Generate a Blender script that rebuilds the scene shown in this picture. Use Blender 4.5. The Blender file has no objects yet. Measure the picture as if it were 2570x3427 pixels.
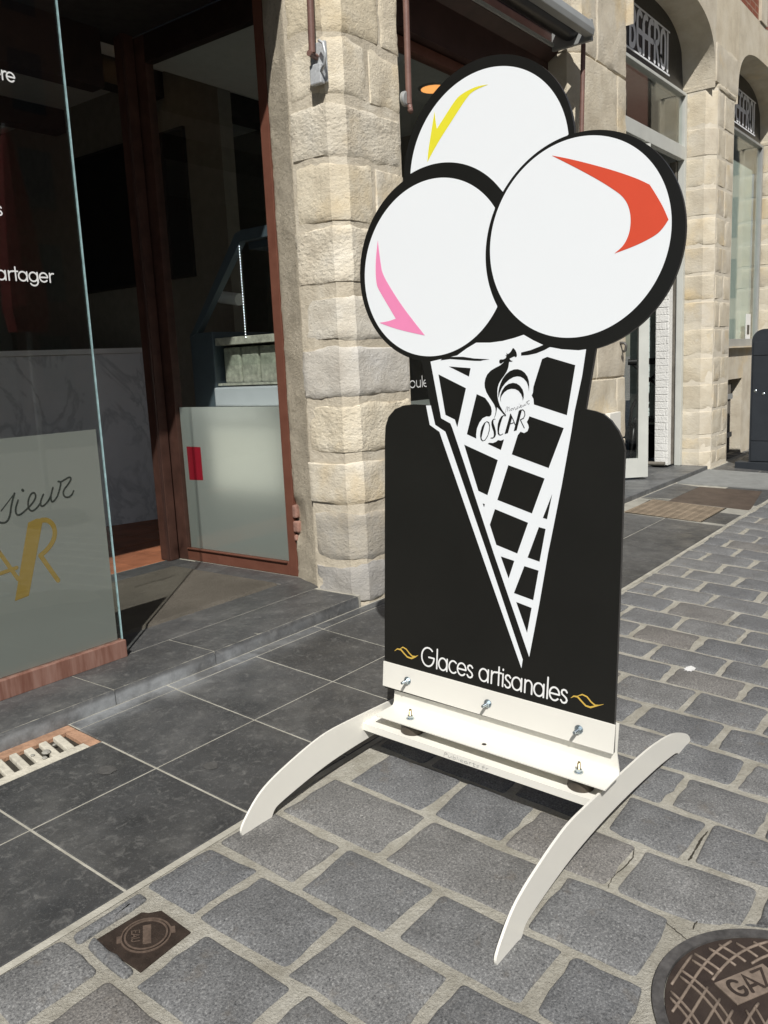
import bpy, bmesh, math, random
from mathutils import Vector, Matrix, noise as mnoise

# ------------------------------------------------------------------ camera
H = 1.43                 # lens height above the paving below it (paving tiles come out 45 cm square)
SL = 0.0623503           # cross fall of the pavement: it rises towards the shop fronts
YAW, PITCH, ROLL, FPX = 0.912483589, -0.172603336, -0.0460576476, 2819.85748
PW, PH = 2570.0, 3427.0
FWD = Vector((math.sin(YAW)*math.cos(PITCH), math.cos(YAW)*math.cos(PITCH), math.sin(PITCH)))
_r0 = Vector((math.cos(YAW), -math.sin(YAW), 0)); _u0 = _r0.cross(FWD)
RGT = math.cos(ROLL)*_r0 + math.sin(ROLL)*_u0
UPV = -math.sin(ROLL)*_r0 + math.cos(ROLL)*_u0
EYE = Vector((0, 0, H))
scene = bpy.context.scene
col = scene.collection
cd = bpy.data.cameras.new('camera'); cam = bpy.data.objects.new('camera', cd); col.objects.link(cam)
cd.sensor_fit = 'VERTICAL'; cd.sensor_height = 36.0; cd.lens = FPX/PH*36.0
cd.clip_start = 0.05; cd.clip_end = 2000
R3 = Matrix((RGT, UPV, -FWD)).transposed()
cam.matrix_world = Matrix.Translation(EYE) @ R3.to_4x4()
scene.camera = cam

# ------------------------------------------------------------------ world, sun, exposure
SUN = Vector((0.781*math.cos(math.radians(46.5)), 0.625*math.cos(math.radians(46.5)), -math.sin(math.radians(46.5))))  # way the light travels
w = bpy.data.worlds.new('World'); scene.world = w; w.use_nodes = True
wn = w.node_tree; bg = wn.nodes['Background']
sky = wn.nodes.new('ShaderNodeTexSky'); sky.sky_type = 'NISHITA'; sky.sun_disc = False
sky.sun_elevation = math.radians(46.5); sky.sun_rotation = math.atan2(-SUN.x, -SUN.y)
wn.links.new(sky.outputs[0], bg.inputs[0]); bg.inputs[1].default_value = 0.055
sl = bpy.data.lights.new('sun', 'SUN'); sl.energy = 5.0; sl.angle = math.radians(0.5); sl.color = (1.0, 0.972, 0.93)
so = bpy.data.objects.new('sun', sl); col.objects.link(so)
so.rotation_euler = SUN.to_track_quat('-Z', 'Y').to_euler(); so.location = (-6, -6, 12)
vs = scene.view_settings
vs.view_transform = 'Standard'; vs.look = 'None'; vs.exposure = -0.08; vs.gamma = 1.0; vs.use_curve_mapping = False
scene.cycles.use_denoising = True
scene.cycles.max_bounces = 8; scene.cycles.transparent_max_bounces = 16
scene.cycles.caustics_reflective = False; scene.cycles.caustics_refractive = False
scene.cycles.sample_clamp_indirect = 4.0

# ------------------------------------------------------------------ photo pixel -> place
def ray(px):
    return FWD + (px[0]-PW/2)/FPX*RGT - (px[1]-PH/2)/FPX*UPV
def on_plane(px, n, d):
    v = ray(px); return EYE + v*((d - n.dot(EYE))/n.dot(v))
def onX(px, x): return on_plane(px, Vector((1,0,0)), x)
def onY(px, y): return on_plane(px, Vector((0,1,0)), y)
def onZ(px, z): return on_plane(px, Vector((0,0,1)), z)
def onG(px):    return on_plane(px, Vector((0,-SL,1)), 0.0)
def gz(y): return SL*y
def zoom(x0, y0, s): return lambda x, y: (x0 + x/s, y0 + y/s)

# ------------------------------------------------------------------ materials
class NM:
    def __init__(s, name):
        s.m = bpy.data.materials.new(name); s.m.use_nodes = True
        s.nt = s.m.node_tree; s.b = s.nt.nodes['Principled BSDF']; s.out = s.nt.nodes['Material Output']
        s._pos = None; s._oi = None
    def new(s, t): return s.nt.nodes.new(t)
    def link(s, a, b): s.nt.links.new(a, b)
    @property
    def pos(s):
        if s._pos is None: s._pos = s.new('ShaderNodeNewGeometry').outputs['Position']
        return s._pos
    @property
    def rnd(s):
        if s._oi is None: s._oi = s.new('ShaderNodeObjectInfo').outputs['Random']
        return s._oi
    def put(s, sock, v):
        if hasattr(v, 'links'): s.link(v, sock)
        elif isinstance(v, (tuple, list)) and len(v) == 3 and sock.type == 'RGBA': sock.default_value = (*v, 1)
        else: sock.default_value = v
    def vec(s, scale=(1,1,1), off=None):
        n = s.new('ShaderNodeMapping'); s.link(s.pos, n.inputs[0]); n.inputs['Scale'].default_value = scale
        if off is not None: s.link(off, n.inputs['Location'])
        return n.outputs[0]
    def noise(s, scale, detail=3, rough=.55, dist=0, vec=None):
        n = s.new('ShaderNodeTexNoise'); s.link(vec or s.pos, n.inputs['Vector'])
        n.inputs['Scale'].default_value = scale; n.inputs['Detail'].default_value = detail
        n.inputs['Roughness'].default_value = rough; n.inputs['Distortion'].default_value = dist
        return n.outputs['Fac']
    def voro(s, scale, feature='F1', vec=None):
        n = s.new('ShaderNodeTexVoronoi'); n.feature = feature; s.link(vec or s.pos, n.inputs['Vector']); n.inputs['Scale'].default_value = scale
        return n.outputs['Distance']
    def ramp(s, fac, stops):
        n = s.new('ShaderNodeValToRGB'); s.put(n.inputs[0], fac); e = n.color_ramp.elements
        while len(e) < len(stops): e.new(0.5)
        for k, (p, c) in enumerate(stops):
            e[k].position = p; c = (c, c, c) if isinstance(c, (int, float)) else c; e[k].color = (*c, 1)
        return n.outputs[0]
    def mix(s, fac, a, b, mode='MIX'):
        n = s.new('ShaderNodeMix'); n.data_type = 'RGBA'; n.blend_type = mode
        s.put(n.inputs[0], fac); s.put(n.inputs[6], a); s.put(n.inputs[7], b); return n.outputs[2]
    def math(s, op, a, b=0.0, c=0.0):
        n = s.new('ShaderNodeMath'); n.operation = op
        s.put(n.inputs[0], a); s.put(n.inputs[1], b)
        if len(n.inputs) > 2: s.put(n.inputs[2], c)
        return n.outputs[0]
    def axis(s, k):
        n = s.new('ShaderNodeSeparateXYZ'); s.link(s.pos, n.inputs[0]); return n.outputs[k]
    def step(s, v, lo, hi):
        n = s.new('ShaderNodeMapRange'); n.interpolation_type = 'SMOOTHSTEP'; s.put(n.inputs[0], v)
        n.inputs[1].default_value = lo; n.inputs[2].default_value = hi; return n.outputs[0]
    def bump(s, height, dist, strength=1.0, prev=None):
        n = s.new('ShaderNodeBump'); s.put(n.inputs['Height'], height); n.inputs['Distance'].default_value = dist
        n.inputs['Strength'].default_value = strength
        if prev is not None: s.link(prev, n.inputs['Normal'])
        return n.outputs[0]
    def fin(s, color, rough=.6, spec=.5, normal=None, metal=0.0):
        s.put(s.b.inputs['Base Color'], color); s.put(s.b.inputs['Roughness'], rough)
        s.b.inputs['Specular IOR Level'].default_value = spec; s.b.inputs['Metallic'].default_value = metal
        if normal is not None: s.link(normal, s.b.inputs['Normal'])
        return s.m

MT = {}
def plain(name, c, rough=.5, spec=.5, metal=0.0, var=.12, scale=14, bumpd=0.0, bscale=120):
    n = NM(name)
    f = n.noise(scale, 4, .6)
    lo = tuple(x*(1-var) for x in c); hi = tuple(min(1, x*(1+var)) for x in c)
    cc = n.ramp(f, [(.3, lo), (.7, hi)])
    nb = n.bump(n.noise(bscale, 3), bumpd) if bumpd else None
    rr = n.math('MULTIPLY_ADD', n.noise(scale*2.3, 3), .12, rough-.06)
    MT[name] = n.fin(cc, rr, spec, nb, metal); return MT[name]

def build_materials():
    # granite setts
    n = NM('granite')
    off = n.math('MULTIPLY', n.rnd, 37.0)
    g1 = n.ramp(n.noise(165, 3, .85), [(.30, (.042,.043,.045)), (.45, (.145,.147,.147)), (.58, (.212,.213,.210)), (.74, (.44,.44,.425))])
    g2 = n.ramp(n.noise(7, 3, .6), [(.3, .78), (.75, 1.16)])
    c = n.mix(1.0, g1, g2, 'MULTIPLY')
    c = n.mix(1.0, c, n.ramp(n.rnd, [(0, (.86,.87,.89)), (.5, (1,1,1)), (.82, (1.10,1.09,1.07)), (.92, (1.04,1.0,.95)), (1, (1.10,1.02,.94))]), 'MULTIPLY')
    c = n.mix(n.ramp(n.noise(23, 5, .75), [(.63, 0), (.80, .25)]), c, (.32,.30,.25))
    c = n.mix(n.ramp(n.noise(13, 4, .6, vec=n.vec((1,1,1), None)), [(.60, 0), (.72, .35)]), c, (.15,.125,.095))
    b = n.bump(n.noise(260, 3, .7), .0016); b = n.bump(n.noise(42, 4), .0030, 1, b)
    MT['granite'] = n.fin(c, .72, .35, b)
    # mortar between the setts
    n = NM('mortar')
    c = n.ramp(n.noise(9, 5, .65), [(.28, (.32,.30,.245)), (.5, (.44,.42,.355)), (.72, (.55,.53,.46))])
    c = n.mix(n.ramp(n.noise(120, 3, .7), [(.35, .4), (.6, 0)]), c, (.24,.22,.18))
    b = n.bump(n.noise(48, 6, .75), .010); b = n.bump(n.noise(220, 3), .0025, 1, b)
    MT['mortar'] = n.fin(c, .9, .2, b)
    n = NM('grout')
    c = n.ramp(n.noise(11, 5, .65), [(.3, (.30,.285,.235)), (.7, (.50,.48,.41))])
    MT['grout'] = n.fin(c, .9, .2, n.bump(n.noise(150, 3), .002))
    # slate tiles and step slabs
    for nm, k in (('slate', 1.14), ('slate_step', 1.30)):
        n = NM(nm)
        c = n.ramp(n.noise(5.0, 5, .62), [(.28, (.036*k,.037*k,.038*k)), (.55, (.056*k,.056*k,.055*k)), (.78, (.098*k,.097*k,.092*k))])
        c = n.mix(1.0, c, n.ramp(n.rnd, [(0, .86), (1, 1.2)]), 'MULTIPLY'); c = n.mix(1.0, c, n.ramp(n.noise(2.2, 5, .7, .5), [(.3, .72), (.7, 1.4)]), 'MULTIPLY')
        c = n.mix(n.ramp(n.noise(85, 4, .85), [(.55, 0), (.76, .6)]), c, (.24,.24,.23))       # pale flecks
        c = n.mix(n.ramp(n.noise(26, 6, .72, .6), [(.54, 0), (.76, .60)]), c, (.24,.235,.22))      # scuffs
        c = n.mix(n.ramp(n.noise(5, 6, .8, 1.2, n.vec((9, 1.1, 1))), [(.655, 0), (.70, .5)]), c, (.22,.215,.2))   # scratches
        c = n.mix(n.ramp(n.noise(4, 6, .8, 1.2, n.vec((1.2, 8, 1))), [(.665, 0), (.71, .45)]), c, (.22,.215,.2))
        # chalky bloom at the foot of the step riser
        y = n.axis(1); z = n.axis(2); x = n.axis(0)
        lo = n.math('MULTIPLY', n.step(y, 2.60, 2.755), n.ramp(n.noise(3.2, 5, .65), [(.36, .12), (.66, .95)]))
        lo = n.math('MULTIPLY', lo, n.math('SUBTRACT', 1.0, n.step(z, .205, .231)))
        lo = n.math('MULTIPLY', lo, n.math('SUBTRACT', 1.0, n.math('MULTIPLY', n.step(x, 2.35, 3.0), .72)))
        c = n.mix(n.math('MULTIPLY', lo, .8), c, (.46,.48,.49))
        b = n.bump(n.noise(140, 4, .7), .0012); b = n.bump(n.noise(24, 4), .002, 1, b)
        MT[nm] = n.fin(c, n.ramp(n.noise(8, 4), [(.3, .34), (.75, .60)]), .5, b)
    # limestone
    for nm, tint, grey in (('limestone', (1,1,1), 0.0), ('limestone_rough', (1,1,1), 0.0), ('limestone_grey', (.80,.81,.84), .35), ('limestone_far', (.86,.835,.79), .0)):
        n = NM(nm)
        c = n.ramp(n.noise(4.5, 5, .62), [(.25, (.585,.525,.425)), (.5, (.725,.67,.56)), (.75, (.81,.77,.68))])
        c = n.mix(1.0, c, tint, 'MULTIPLY')
        c = n.mix(1.0, c, n.ramp(n.rnd, [(0, (.84,.86,.92)), (.35, (1,1,1)), (.7, (1.04,.99,.88)), (1, (1.10,1.08,1.04))] if nm != 'limestone_far' else [(0, (.95,.95,.96)), (.5, (1,1,.99)), (1, (1.06,1.04,1.0))]), 'MULTIPLY')
        c = n.mix(n.ramp(n.noise(2.3, 4, .6), [(.55, 0), (.72, .55)]), c, (.70,.54,.30))
        c = n.mix(n.ramp(n.noise(16, 6, .75), [(.55, 0), (.78, .40)]), c, (.45,.42,.37))
        c = n.mix(n.ramp(n.noise(75, 4, .75), [(.64, 0), (.76, .45)]), c, (.33,.29,.23))
        if grey: c = n.mix(n.ramp(n.noise(9, 5, .7), [(.3, .25), (.7, .75)]), c, (.36,.345,.32))
        b = n.bump(n.ramp(n.voro(34, 'F1', n.vec((1,1,1.6))), [(0, 0), (.6, 1)]), .0022 if nm == 'limestone_rough' else .0010)
        b = n.bump(n.noise(26, 5, .65, .3), .0085 if nm == 'limestone_rough' else .0032 if nm == 'limestone_far' else .0058, 1, b); b = n.bump(n.noise(120, 4, .75), .0055 if nm == 'limestone_rough' else .0030 if nm == 'limestone_far' else .0045, 1, b)
        MT[nm] = n.fin(c, .93, .15, b)
    n = NM('lime_mortar')
    c = n.ramp(n.noise(6, 5, .65), [(.28, (.50,.44,.335)), (.55, (.62,.555,.44)), (.75, (.71,.655,.54))])
    c = n.mix(n.ramp(n.noise(60, 4, .75), [(.60, 0), (.74, .5)]), c, (.36,.31,.23))
    b = n.bump(n.noise(26, 5, .7), .008); b = n.bump(n.noise(180, 3), .002, 1, b)
    MT['lime_mortar'] = n.fin(c, .95, .12, b)
    n = NM('rough_plaster')
    c = n.ramp(n.noise(5, 5, .65), [(.28, (.50,.44,.335)), (.6, (.64,.57,.445)), (.78, (.74,.67,.545))])
    c = n.mix(n.ramp(n.noise(38, 6, .8), [(.54, 0), (.70, .75)]), c, (.22,.185,.135))
    c = n.mix(n.ramp(n.noise(60, 4, .85), [(.56, 0), (.72, .6)]), c, (.78,.72,.60))
    b = n.bump(n.noise(55, 5, .8), .010); b = n.bump(n.noise(18, 4), .004, 1, b)
    MT['rough_plaster'] = n.fin(c, .95, .12, b)
    n = NM('pier_mortar'); c = n.ramp(n.noise(6, 5, .65), [(.28, (.60,.54,.43)), (.7, (.72,.66,.55))]); MT['pier_mortar'] = n.fin(c, .95, .12, n.bump(n.noise(40, 5, .7), .004))
    # brick upper wall
    n = NM('brick_wall')
    br = n.new('ShaderNodeTexBrick'); n.link(n.vec((1,1,1)), br.inputs['Vector'])
    vr = n.new('ShaderNodeVectorRotate'); n.link(n.pos, vr.inputs['Vector']); vr.inputs['Axis'].default_value = (1,0,0); vr.inputs['Angle'].default_value = math.radians(-90)
    n.link(vr.outputs[0], br.inputs['Vector'])
    br.inputs['Color1'].default_value = (.34,.10,.06,1); br.inputs['Color2'].default_value = (.26,.08,.05,1); br.inputs['Mortar'].default_value = (.42,.35,.27,1)
    br.inputs['Scale'].default_value = 1; br.inputs['Brick Width'].default_value = .22; br.inputs['Row Height'].default_value = .075; br.inputs['Mortar Size'].default_value = .008
    MT['brick_wall'] = n.fin(n.mix(n.noise(12, 4), br.outputs[0], (.22,.09,.06), 'MIX'), .9, .15)
    plain('white_brick', (.78,.775,.74), .7, .3, var=.06, scale=9, bumpd=.006, bscale=60)
    plain('teal_brick', (.68,.80,.76), .75, .3, var=.12, scale=6, bumpd=.006, bscale=60)
    plain('old_brick', (.33,.19,.15), .9, .2, 0, .3, 20, .003, 60)
    # joinery, metal, glass
    n = NM('brown_frame')
    c = n.ramp(n.noise(9, 4), [(.3, (.135,.052,.034)), (.7, (.170,.070,.046))])
    c = n.mix(n.ramp(n.noise(90, 4, .8), [(.66, 0), (.72, .55)]), c, (.30,.25,.21))
    MT['brown_frame'] = n.fin(c, .5, .3, n.bump(n.noise(40, 3), .001))
    n = NM('brown_plinth'); c = n.ramp(n.noise(6, 4, .7, .3, n.vec((3.2,3.2,.35))), [(.35, (.19,.085,.06)), (.5, (.27,.145,.11)), (.68, (.33,.20,.16))])
    MT['brown_plinth'] = n.fin(c, .6, .35)
    plain('dark_brown', (.060,.030,.024), .5, .4, var=.25, scale=6)
    plain('brown_rod', (.19,.105,.085), .5, .45, var=.15, scale=18, bumpd=.0008, bscale=60)
    plain('shade_brown', (.075,.036,.027), .55, .25, var=.25, scale=9)  # frame brown darkened so the colour holds the entrance shade
    plain('dark_and_shaded_wood', (.022,.013,.011), .5, .4, var=.3)
    plain('galvanised', (.62,.64,.65), .45, .5, .25, .18, 60, .0006, 200)
    plain('zinc_bolt', (.60,.68,.72), .24, .5, .95, .12, 90)
    plain('brass_bolt', (.52,.42,.24), .35, .5, .9, .15, 90)
    plain('grey_metal', (.36,.37,.36), .45, .5, .2, .08, 5)
    plain('pale_grey_paint', (.55,.56,.52), .5, .45, 0, .06, 5)
    plain('cast_iron', (.050,.036,.028), .55, .5, .35, .3, 30, .0014, 160)
    n = NM('manhole_iron')
    c = n.ramp(n.noise(16, 4, .6), [(.3, (.030,.021,.017)), (.7, (.055,.040,.031))])
    MT['manhole_iron'] = n.fin(c, .6, .4, n.bump(n.noise(200, 3), .0012))
    plain('worn_iron_dark', (.135,.098,.075), .6, .4, .2, .3, 60, .001, 200)
    plain('worn_iron', (.235,.185,.145), .6, .4, .15, .25, 45, .001, 200)
    plain('rim_iron', (.12,.115,.11), .5, .5, .4, .35, 40, .001, 160)
    plain('rubber', (.070,.057,.043), .6, .4, 0, .2, 20)
    plain('cream_paint', (.83,.81,.735), .32, .5, 0, .02, 3)
    plain('sign_black', (.0115,.0112,.0095), .36, .35, 0, .1, 4)
    plain('sign_black_edge', (.05,.048,.045), .4, .5, 0, .2, 40)
    plain('sign_white', (.855,.885,.90), .42, .35, 0, .006, 2)
    plain('vinyl_yellow', (.83,.76,.045), .42, .4, 0, .02)
    plain('vinyl_red', (.70,.085,.040), .42, .4, 0, .02)
    plain('vinyl_pink', (.90,.28,.50), .42, .4, 0, .02)
    plain('vinyl_gold', (.66,.44,.085), .42, .4, 0, .03)
    plain('film_gold', (.34,.225,.055), .5, .4, 0, .03)
    plain('film_ink', (.028,.034,.028), .5, .4, 0, .05)
    plain('grey_ink', (.16,.16,.17), .5, .3, 0, .05)
    plain('letter_white', (.85,.85,.83), .45, .4, 0, .01)
    plain('silver_letter', (.90,.91,.93), .5, .5, 0, .03)
    plain('fascia_black', (.012,.012,.013), .35, .5, 0, .2)
    plain('red_sticker', (.33,.014,.030), .45, .4, 0, .04)
    plain('glass_edge', (.36,.52,.54), .3, .5, 0, .25, 25)
    plain('terracotta', (.33,.125,.065), .55, .4, 0, .25, 6, .001)
    plain('drain_white', (.58,.545,.45), .75, .3, 0, .18, 25, .003, 90)
    plain('drain_rust', (.40,.24,.155), .85, .2, 0, .3, 18, .004, 80)
    plain('drain_dark', (.05,.045,.035), .9, .2, 0, .3, 20)
    plain('marble', (.72,.73,.74), .3, .5, 0, .1, 3)
    n = NM('marble_veined')
    v = n.noise(1.1, 5, .6, .5, n.vec((2.2, 2.2, 1.3)))
    c = n.ramp(v, [(.46, (.76,.77,.80)), (.50, (.40,.42,.45)), (.53, (.76,.77,.80))])
    c = n.mix(n.noise(5, 5), c, (.60,.62,.65)); MT['marble_veined'] = n.fin(c, .3, .5)
    plain('interior_wall', (.20,.185,.155), .9, .2, 0, .1)
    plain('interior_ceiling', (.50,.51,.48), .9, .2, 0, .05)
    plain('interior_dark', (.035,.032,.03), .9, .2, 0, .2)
    plain('blackboard', (.012,.012,.013), .7, .3, 0, .2)
    plain('case_white', (.90,.90,.86), .4, .5, 0, .03)
    plain('case_white_shaded', (.46,.49,.52), .4, .5, 0, .03)  # case white greyed and blued, shade put into the colour
    plain('case_slate', (.085,.11,.13), .4, .5, .1, .06)
    plain('steel', (.60,.60,.50), .3, .5, .35, .35, 25)
    plain('cabinet_slate', (.028,.033,.040), .5, .45, 0, .12, 6)
    plain('old_wood', (.17,.155,.13), .85, .2, 0, .3, 9, .003, 50)
    plain('concrete', (.32,.31,.27), .9, .2, 0, .18, 6, .002, 90)
    plain('ramp_grey', (.24,.245,.235), .85, .25, 0, .12, 10, .001, 300)
    plain('plate_brown', (.10,.075,.058), .6, .4, .2, .25, 8, .001, 200)
    plain('grate_rust', (.25,.20,.145), .8, .3, 0, .25, 8, .002, 120)
    plain('parasol_red', (.24,.035,.035), .85, .2, 0, .15)
    plain('black_metal', (.012,.012,.012), .4, .5, .2, .1)
    plain('curtain', (.60,.68,.61), .8, .3, 0, .06, 3)
    plain('house_stone', (.36,.31,.24), .9, .2, 0, .12)
    plain('house_brick', (.25,.12,.09), .9, .2, 0, .12)
    plain('roof_slate', (.06,.06,.07), .7, .3, 0, .2)
    plain('dark_pane', (.02,.022,.025), .15, .5, 0, .2)
    plain('gum', (.085,.083,.078), .8, .3, 0, .2, 60)
    plain('white_stain', (.72,.72,.70), .9, .2, 0, .1, 60)
    n = NM('coir_mat')
    c = n.ramp(n.noise(420, 3, .8), [(.3, (.060,.052,.042)), (.55, (.165,.148,.122)), (.75, (.27,.245,.205))])
    c = n.mix(1.0, c, n.ramp(n.noise(3, 4), [(.3, .75), (.7, 1.15)]), 'MULTIPLY')
    MT['coir_mat'] = n.fin(c, .98, .1, n.bump(n.noise(350, 3, .8), .006))
    n = NM('paving_far')
    br = n.new('ShaderNodeTexBrick'); vr = n.new('ShaderNodeVectorRotate'); n.link(n.pos, vr.inputs['Vector']); vr.inputs['Axis'].default_value = (0,0,1); vr.inputs['Angle'].default_value = math.radians(90)
    n.link(vr.outputs[0], br.inputs['Vector']); br.inputs['Scale'].default_value = 1; br.inputs['Brick Width'].default_value = .31; br.inputs['Row Height'].default_value = .235; br.inputs['Mortar Size'].default_value = .018
    br.inputs['Color1'].default_value = (.10,.10,.097,1); br.inputs['Color2'].default_value = (.13,.128,.122,1); br.inputs['Mortar'].default_value = (.34,.315,.26,1)
    MT['paving_far'] = n.fin(br.outputs[0], .85, .25, n.bump(n.noise(60, 4), .004))
    # clear glass: a smooth pane that mirrors more at a slant
    def glass(nm, tint, extra=0.0):
        n = NM(nm)
        lw = n.new('ShaderNodeLayerWeight'); lw.inputs[0].default_value = .5
        f = n.math('MULTIPLY_ADD', n.math('POWER', lw.outputs['Facing'], 5.0), .95, .042+extra)
        tr = n.new('ShaderNodeBsdfTransparent'); tr.inputs[0].default_value = (*tint, 1)
        gl = n.new('ShaderNodeBsdfGlossy'); gl.inputs['Roughness'].default_value = .01; gl.inputs[0].default_value = (.95,.97,.96,1)
        mx = n.new('ShaderNodeMixShader'); n.link(f, mx.inputs[0]); n.link(tr.outputs[0], mx.inputs[1]); n.link(gl.outputs[0], mx.inputs[2])
        n.link(mx.outputs[0], n.out.inputs[0]); MT[nm] = n.m
    glass('glass', (.962,.980,.970))
    # frosted film: scatters light both ways
    n = NM('frosted_film')
    df = n.new('ShaderNodeBsdfDiffuse'); df.inputs[0].default_value = (.225,.238,.222,1)
    tl = n.new('ShaderNodeBsdfTranslucent'); tl.inputs[0].default_value = (.765,.755,.73,1)
    ad = n.new('ShaderNodeAddShader'); n.link(df.outputs[0], ad.inputs[0]); n.link(tl.outputs[0], ad.inputs[1])
    gl = n.new('ShaderNodeBsdfGlossy'); gl.inputs['Roughness'].default_value = .25; gl.inputs[0].default_value = (.5,.5,.5,1)
    mx = n.new('ShaderNodeMixShader'); mx.inputs[0].default_value = .05; n.link(ad.outputs[0], mx.inputs[1]); n.link(gl.outputs[0], mx.inputs[2])
    n.link(mx.outputs[0], n.out.inputs[0]); MT['frosted_film'] = n.m
    for nm, c, st in (('lamp_warm', (1.0,.55,.22), 6.0), ('lamp_orange', (1.0,.42,.12), 1.3), ('led_white', (.9,.95,1.0), 5.0)):
        n = NM(nm); n.b.inputs['Base Color'].default_value = (*c, 1); n.b.inputs['Emission Color'].default_value = (*c, 1); n.b.inputs['Emission Strength'].default_value = st; MT[nm] = n.m
build_materials()

# ------------------------------------------------------------------ mesh helpers
ORG = {}
def thing(name, loc, label=None, cat=None, group=None, kind=None):
    o = bpy.data.objects.new(name, None); col.objects.link(o); o.location = loc; o.empty_display_size = .1
    ORG[o] = Vector(loc); tag(o, label, cat, group, kind); return o
def tag(o, label=None, cat=None, group=None, kind=None):
    if label: o['label'] = label
    if cat: o['category'] = cat
    if group: o['group'] = group
    if kind: o['kind'] = kind
    return o

class MB:
    def __init__(s): s.v = []; s.f = []
    def add(s, vs, fs):
        k = len(s.v); s.v += [Vector(p) for p in vs]; s.f += [tuple(i+k for i in f) for f in fs]; return s
    def poly(s, pts): return s.add(pts, [tuple(range(len(pts)))])
    def box(s, a, b, rot=0.0, piv=None):
        (x0,y0,z0), (x1,y1,z1) = a, b
        vs = [Vector(p) for p in ((x0,y0,z0),(x1,y0,z0),(x1,y1,z0),(x0,y1,z0),(x0,y0,z1),(x1,y0,z1),(x1,y1,z1),(x0,y1,z1))]
        if rot:
            pv = Vector(piv) if piv else (vs[0]+vs[6])/2; m = Matrix.Rotation(rot, 3, 'Z'); vs = [pv + m @ (p-pv) for p in vs]
        return s.add(vs, [(0,3,2,1),(4,5,6,7),(0,1,5,4),(1,2,6,5),(2,3,7,6),(3,0,4,7)])
    def prism(s, pts, off):
        """closed solid: polygon pts and its copy moved by off"""
        n = len(pts); off = Vector(off); p = [Vector(q) for q in pts]
        s.add(p + [q+off for q in p], [tuple(range(n))[::-1], tuple(range(n, 2*n))] + [(i, (i+1) % n, n+(i+1) % n, n+i) for i in range(n)]); return s
    def tube(s, path, r, n=12, caps=True):
        path = [Vector(p) for p in path]; rings = []
        rs = r if isinstance(r, (list, tuple)) else [r]*len(path)
        up = None
        for i, p in enumerate(path):
            t = (path[min(i+1, len(path)-1)] - path[max(i-1, 0)]).normalized()
            if up is None: up = Vector((0,0,1)) if abs(t.z) < .9 else Vector((1,0,0))
            a = t.cross(up).normalized(); up = a.cross(t).normalized()
            rings.append([p + rs[i]*(math.cos(2*math.pi*k/n)*a + math.sin(2*math.pi*k/n)*up) for k in range(n)])
        vs = [q for R in rings for q in R]; fs = []
        for i in range(len(path)-1):
            for k in range(n): fs.append((i*n+k, i*n+(k+1) % n, (i+1)*n+(k+1) % n, (i+1)*n+k))
        if caps: fs += [tuple(range(n))[::-1], tuple(range((len(path)-1)*n, len(path)*n))]
        return s.add(vs, fs)
    def lathe(s, o, axis, prof, n=24, ref=None):
        """prof = [(radius, distance along axis)]"""
        ax = Vector(axis).normalized(); a = ax.orthogonal().normalized() if ref is None else Vector(ref).normalized(); b = ax.cross(a); o = Vector(o)
        vs = [o + ax*h + r*(math.cos(2*math.pi*k/n)*a + math.sin(2*math.pi*k/n)*b) for r, h in prof for k in range(n)]
        fs = [(i*n+k, i*n+(k+1) % n, (i+1)*n+(k+1) % n, (i+1)*n+k) for i in range(len(prof)-1) for k in range(n)]
        fs += [tuple(range(n))[::-1], tuple(range((len(prof)-1)*n, len(prof)*n))]
        return s.add(vs, fs)
    def build(s, name, mat, parent=None, smooth=False, bevel=0.0, seg=2, kind=None, autos=None, label=None, cat=None, group=None):
        org = ORG.get(parent) if parent else None
        if org is None:
            if parent: org = ORG[parent]
            else:
                xs = [p.x for p in s.v]; ys = [p.y for p in s.v]; zs = [p.z for p in s.v]
                org = Vector(((min(xs)+max(xs))/2, (min(ys)+max(ys))/2, min(zs)))
        me = bpy.data.meshes.new(name); me.from_pydata([tuple(p-org) for p in s.v], [], s.f); me.update()
        bm = bmesh.new(); bm.from_mesh(me); bmesh.ops.recalc_face_normals(bm, faces=bm.faces)
        if bevel: bmesh.ops.bevel(bm, geom=bm.edges[:], offset=bevel, segments=seg, affect='EDGES', profile=.6, clamp_overlap=True)
        bm.to_mesh(me); bm.free()
        me.materials.append(MT[mat] if isinstance(mat, str) else mat)
        if smooth:
            me.polygons.foreach_set('use_smooth', [True]*len(me.polygons))
            if autos: me.set_sharp_from_angle(angle=math.radians(autos))
        o = bpy.data.objects.new(name, me); col.objects.link(o)
        if parent: o.parent = parent
        else: o.location = org
        ORG[o] = org
        tag(o, label, cat, group, kind); return o

def subdiv(path, d):
    out = []
    for a, b in zip(path[:-1], path[1:]):
        a = Vector(a); b = Vector(b); k = max(1, round((b-a).length/d))
        out += [a + (b-a)*i/k for i in range(k)]
    return out + [Vector(path[-1])]
def nz(p, sc, seed=0.0): return mnoise.noise(Vector((p[0]*sc+seed, p[1]*sc-seed*.7, p[2]*sc+seed*.3)))

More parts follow.
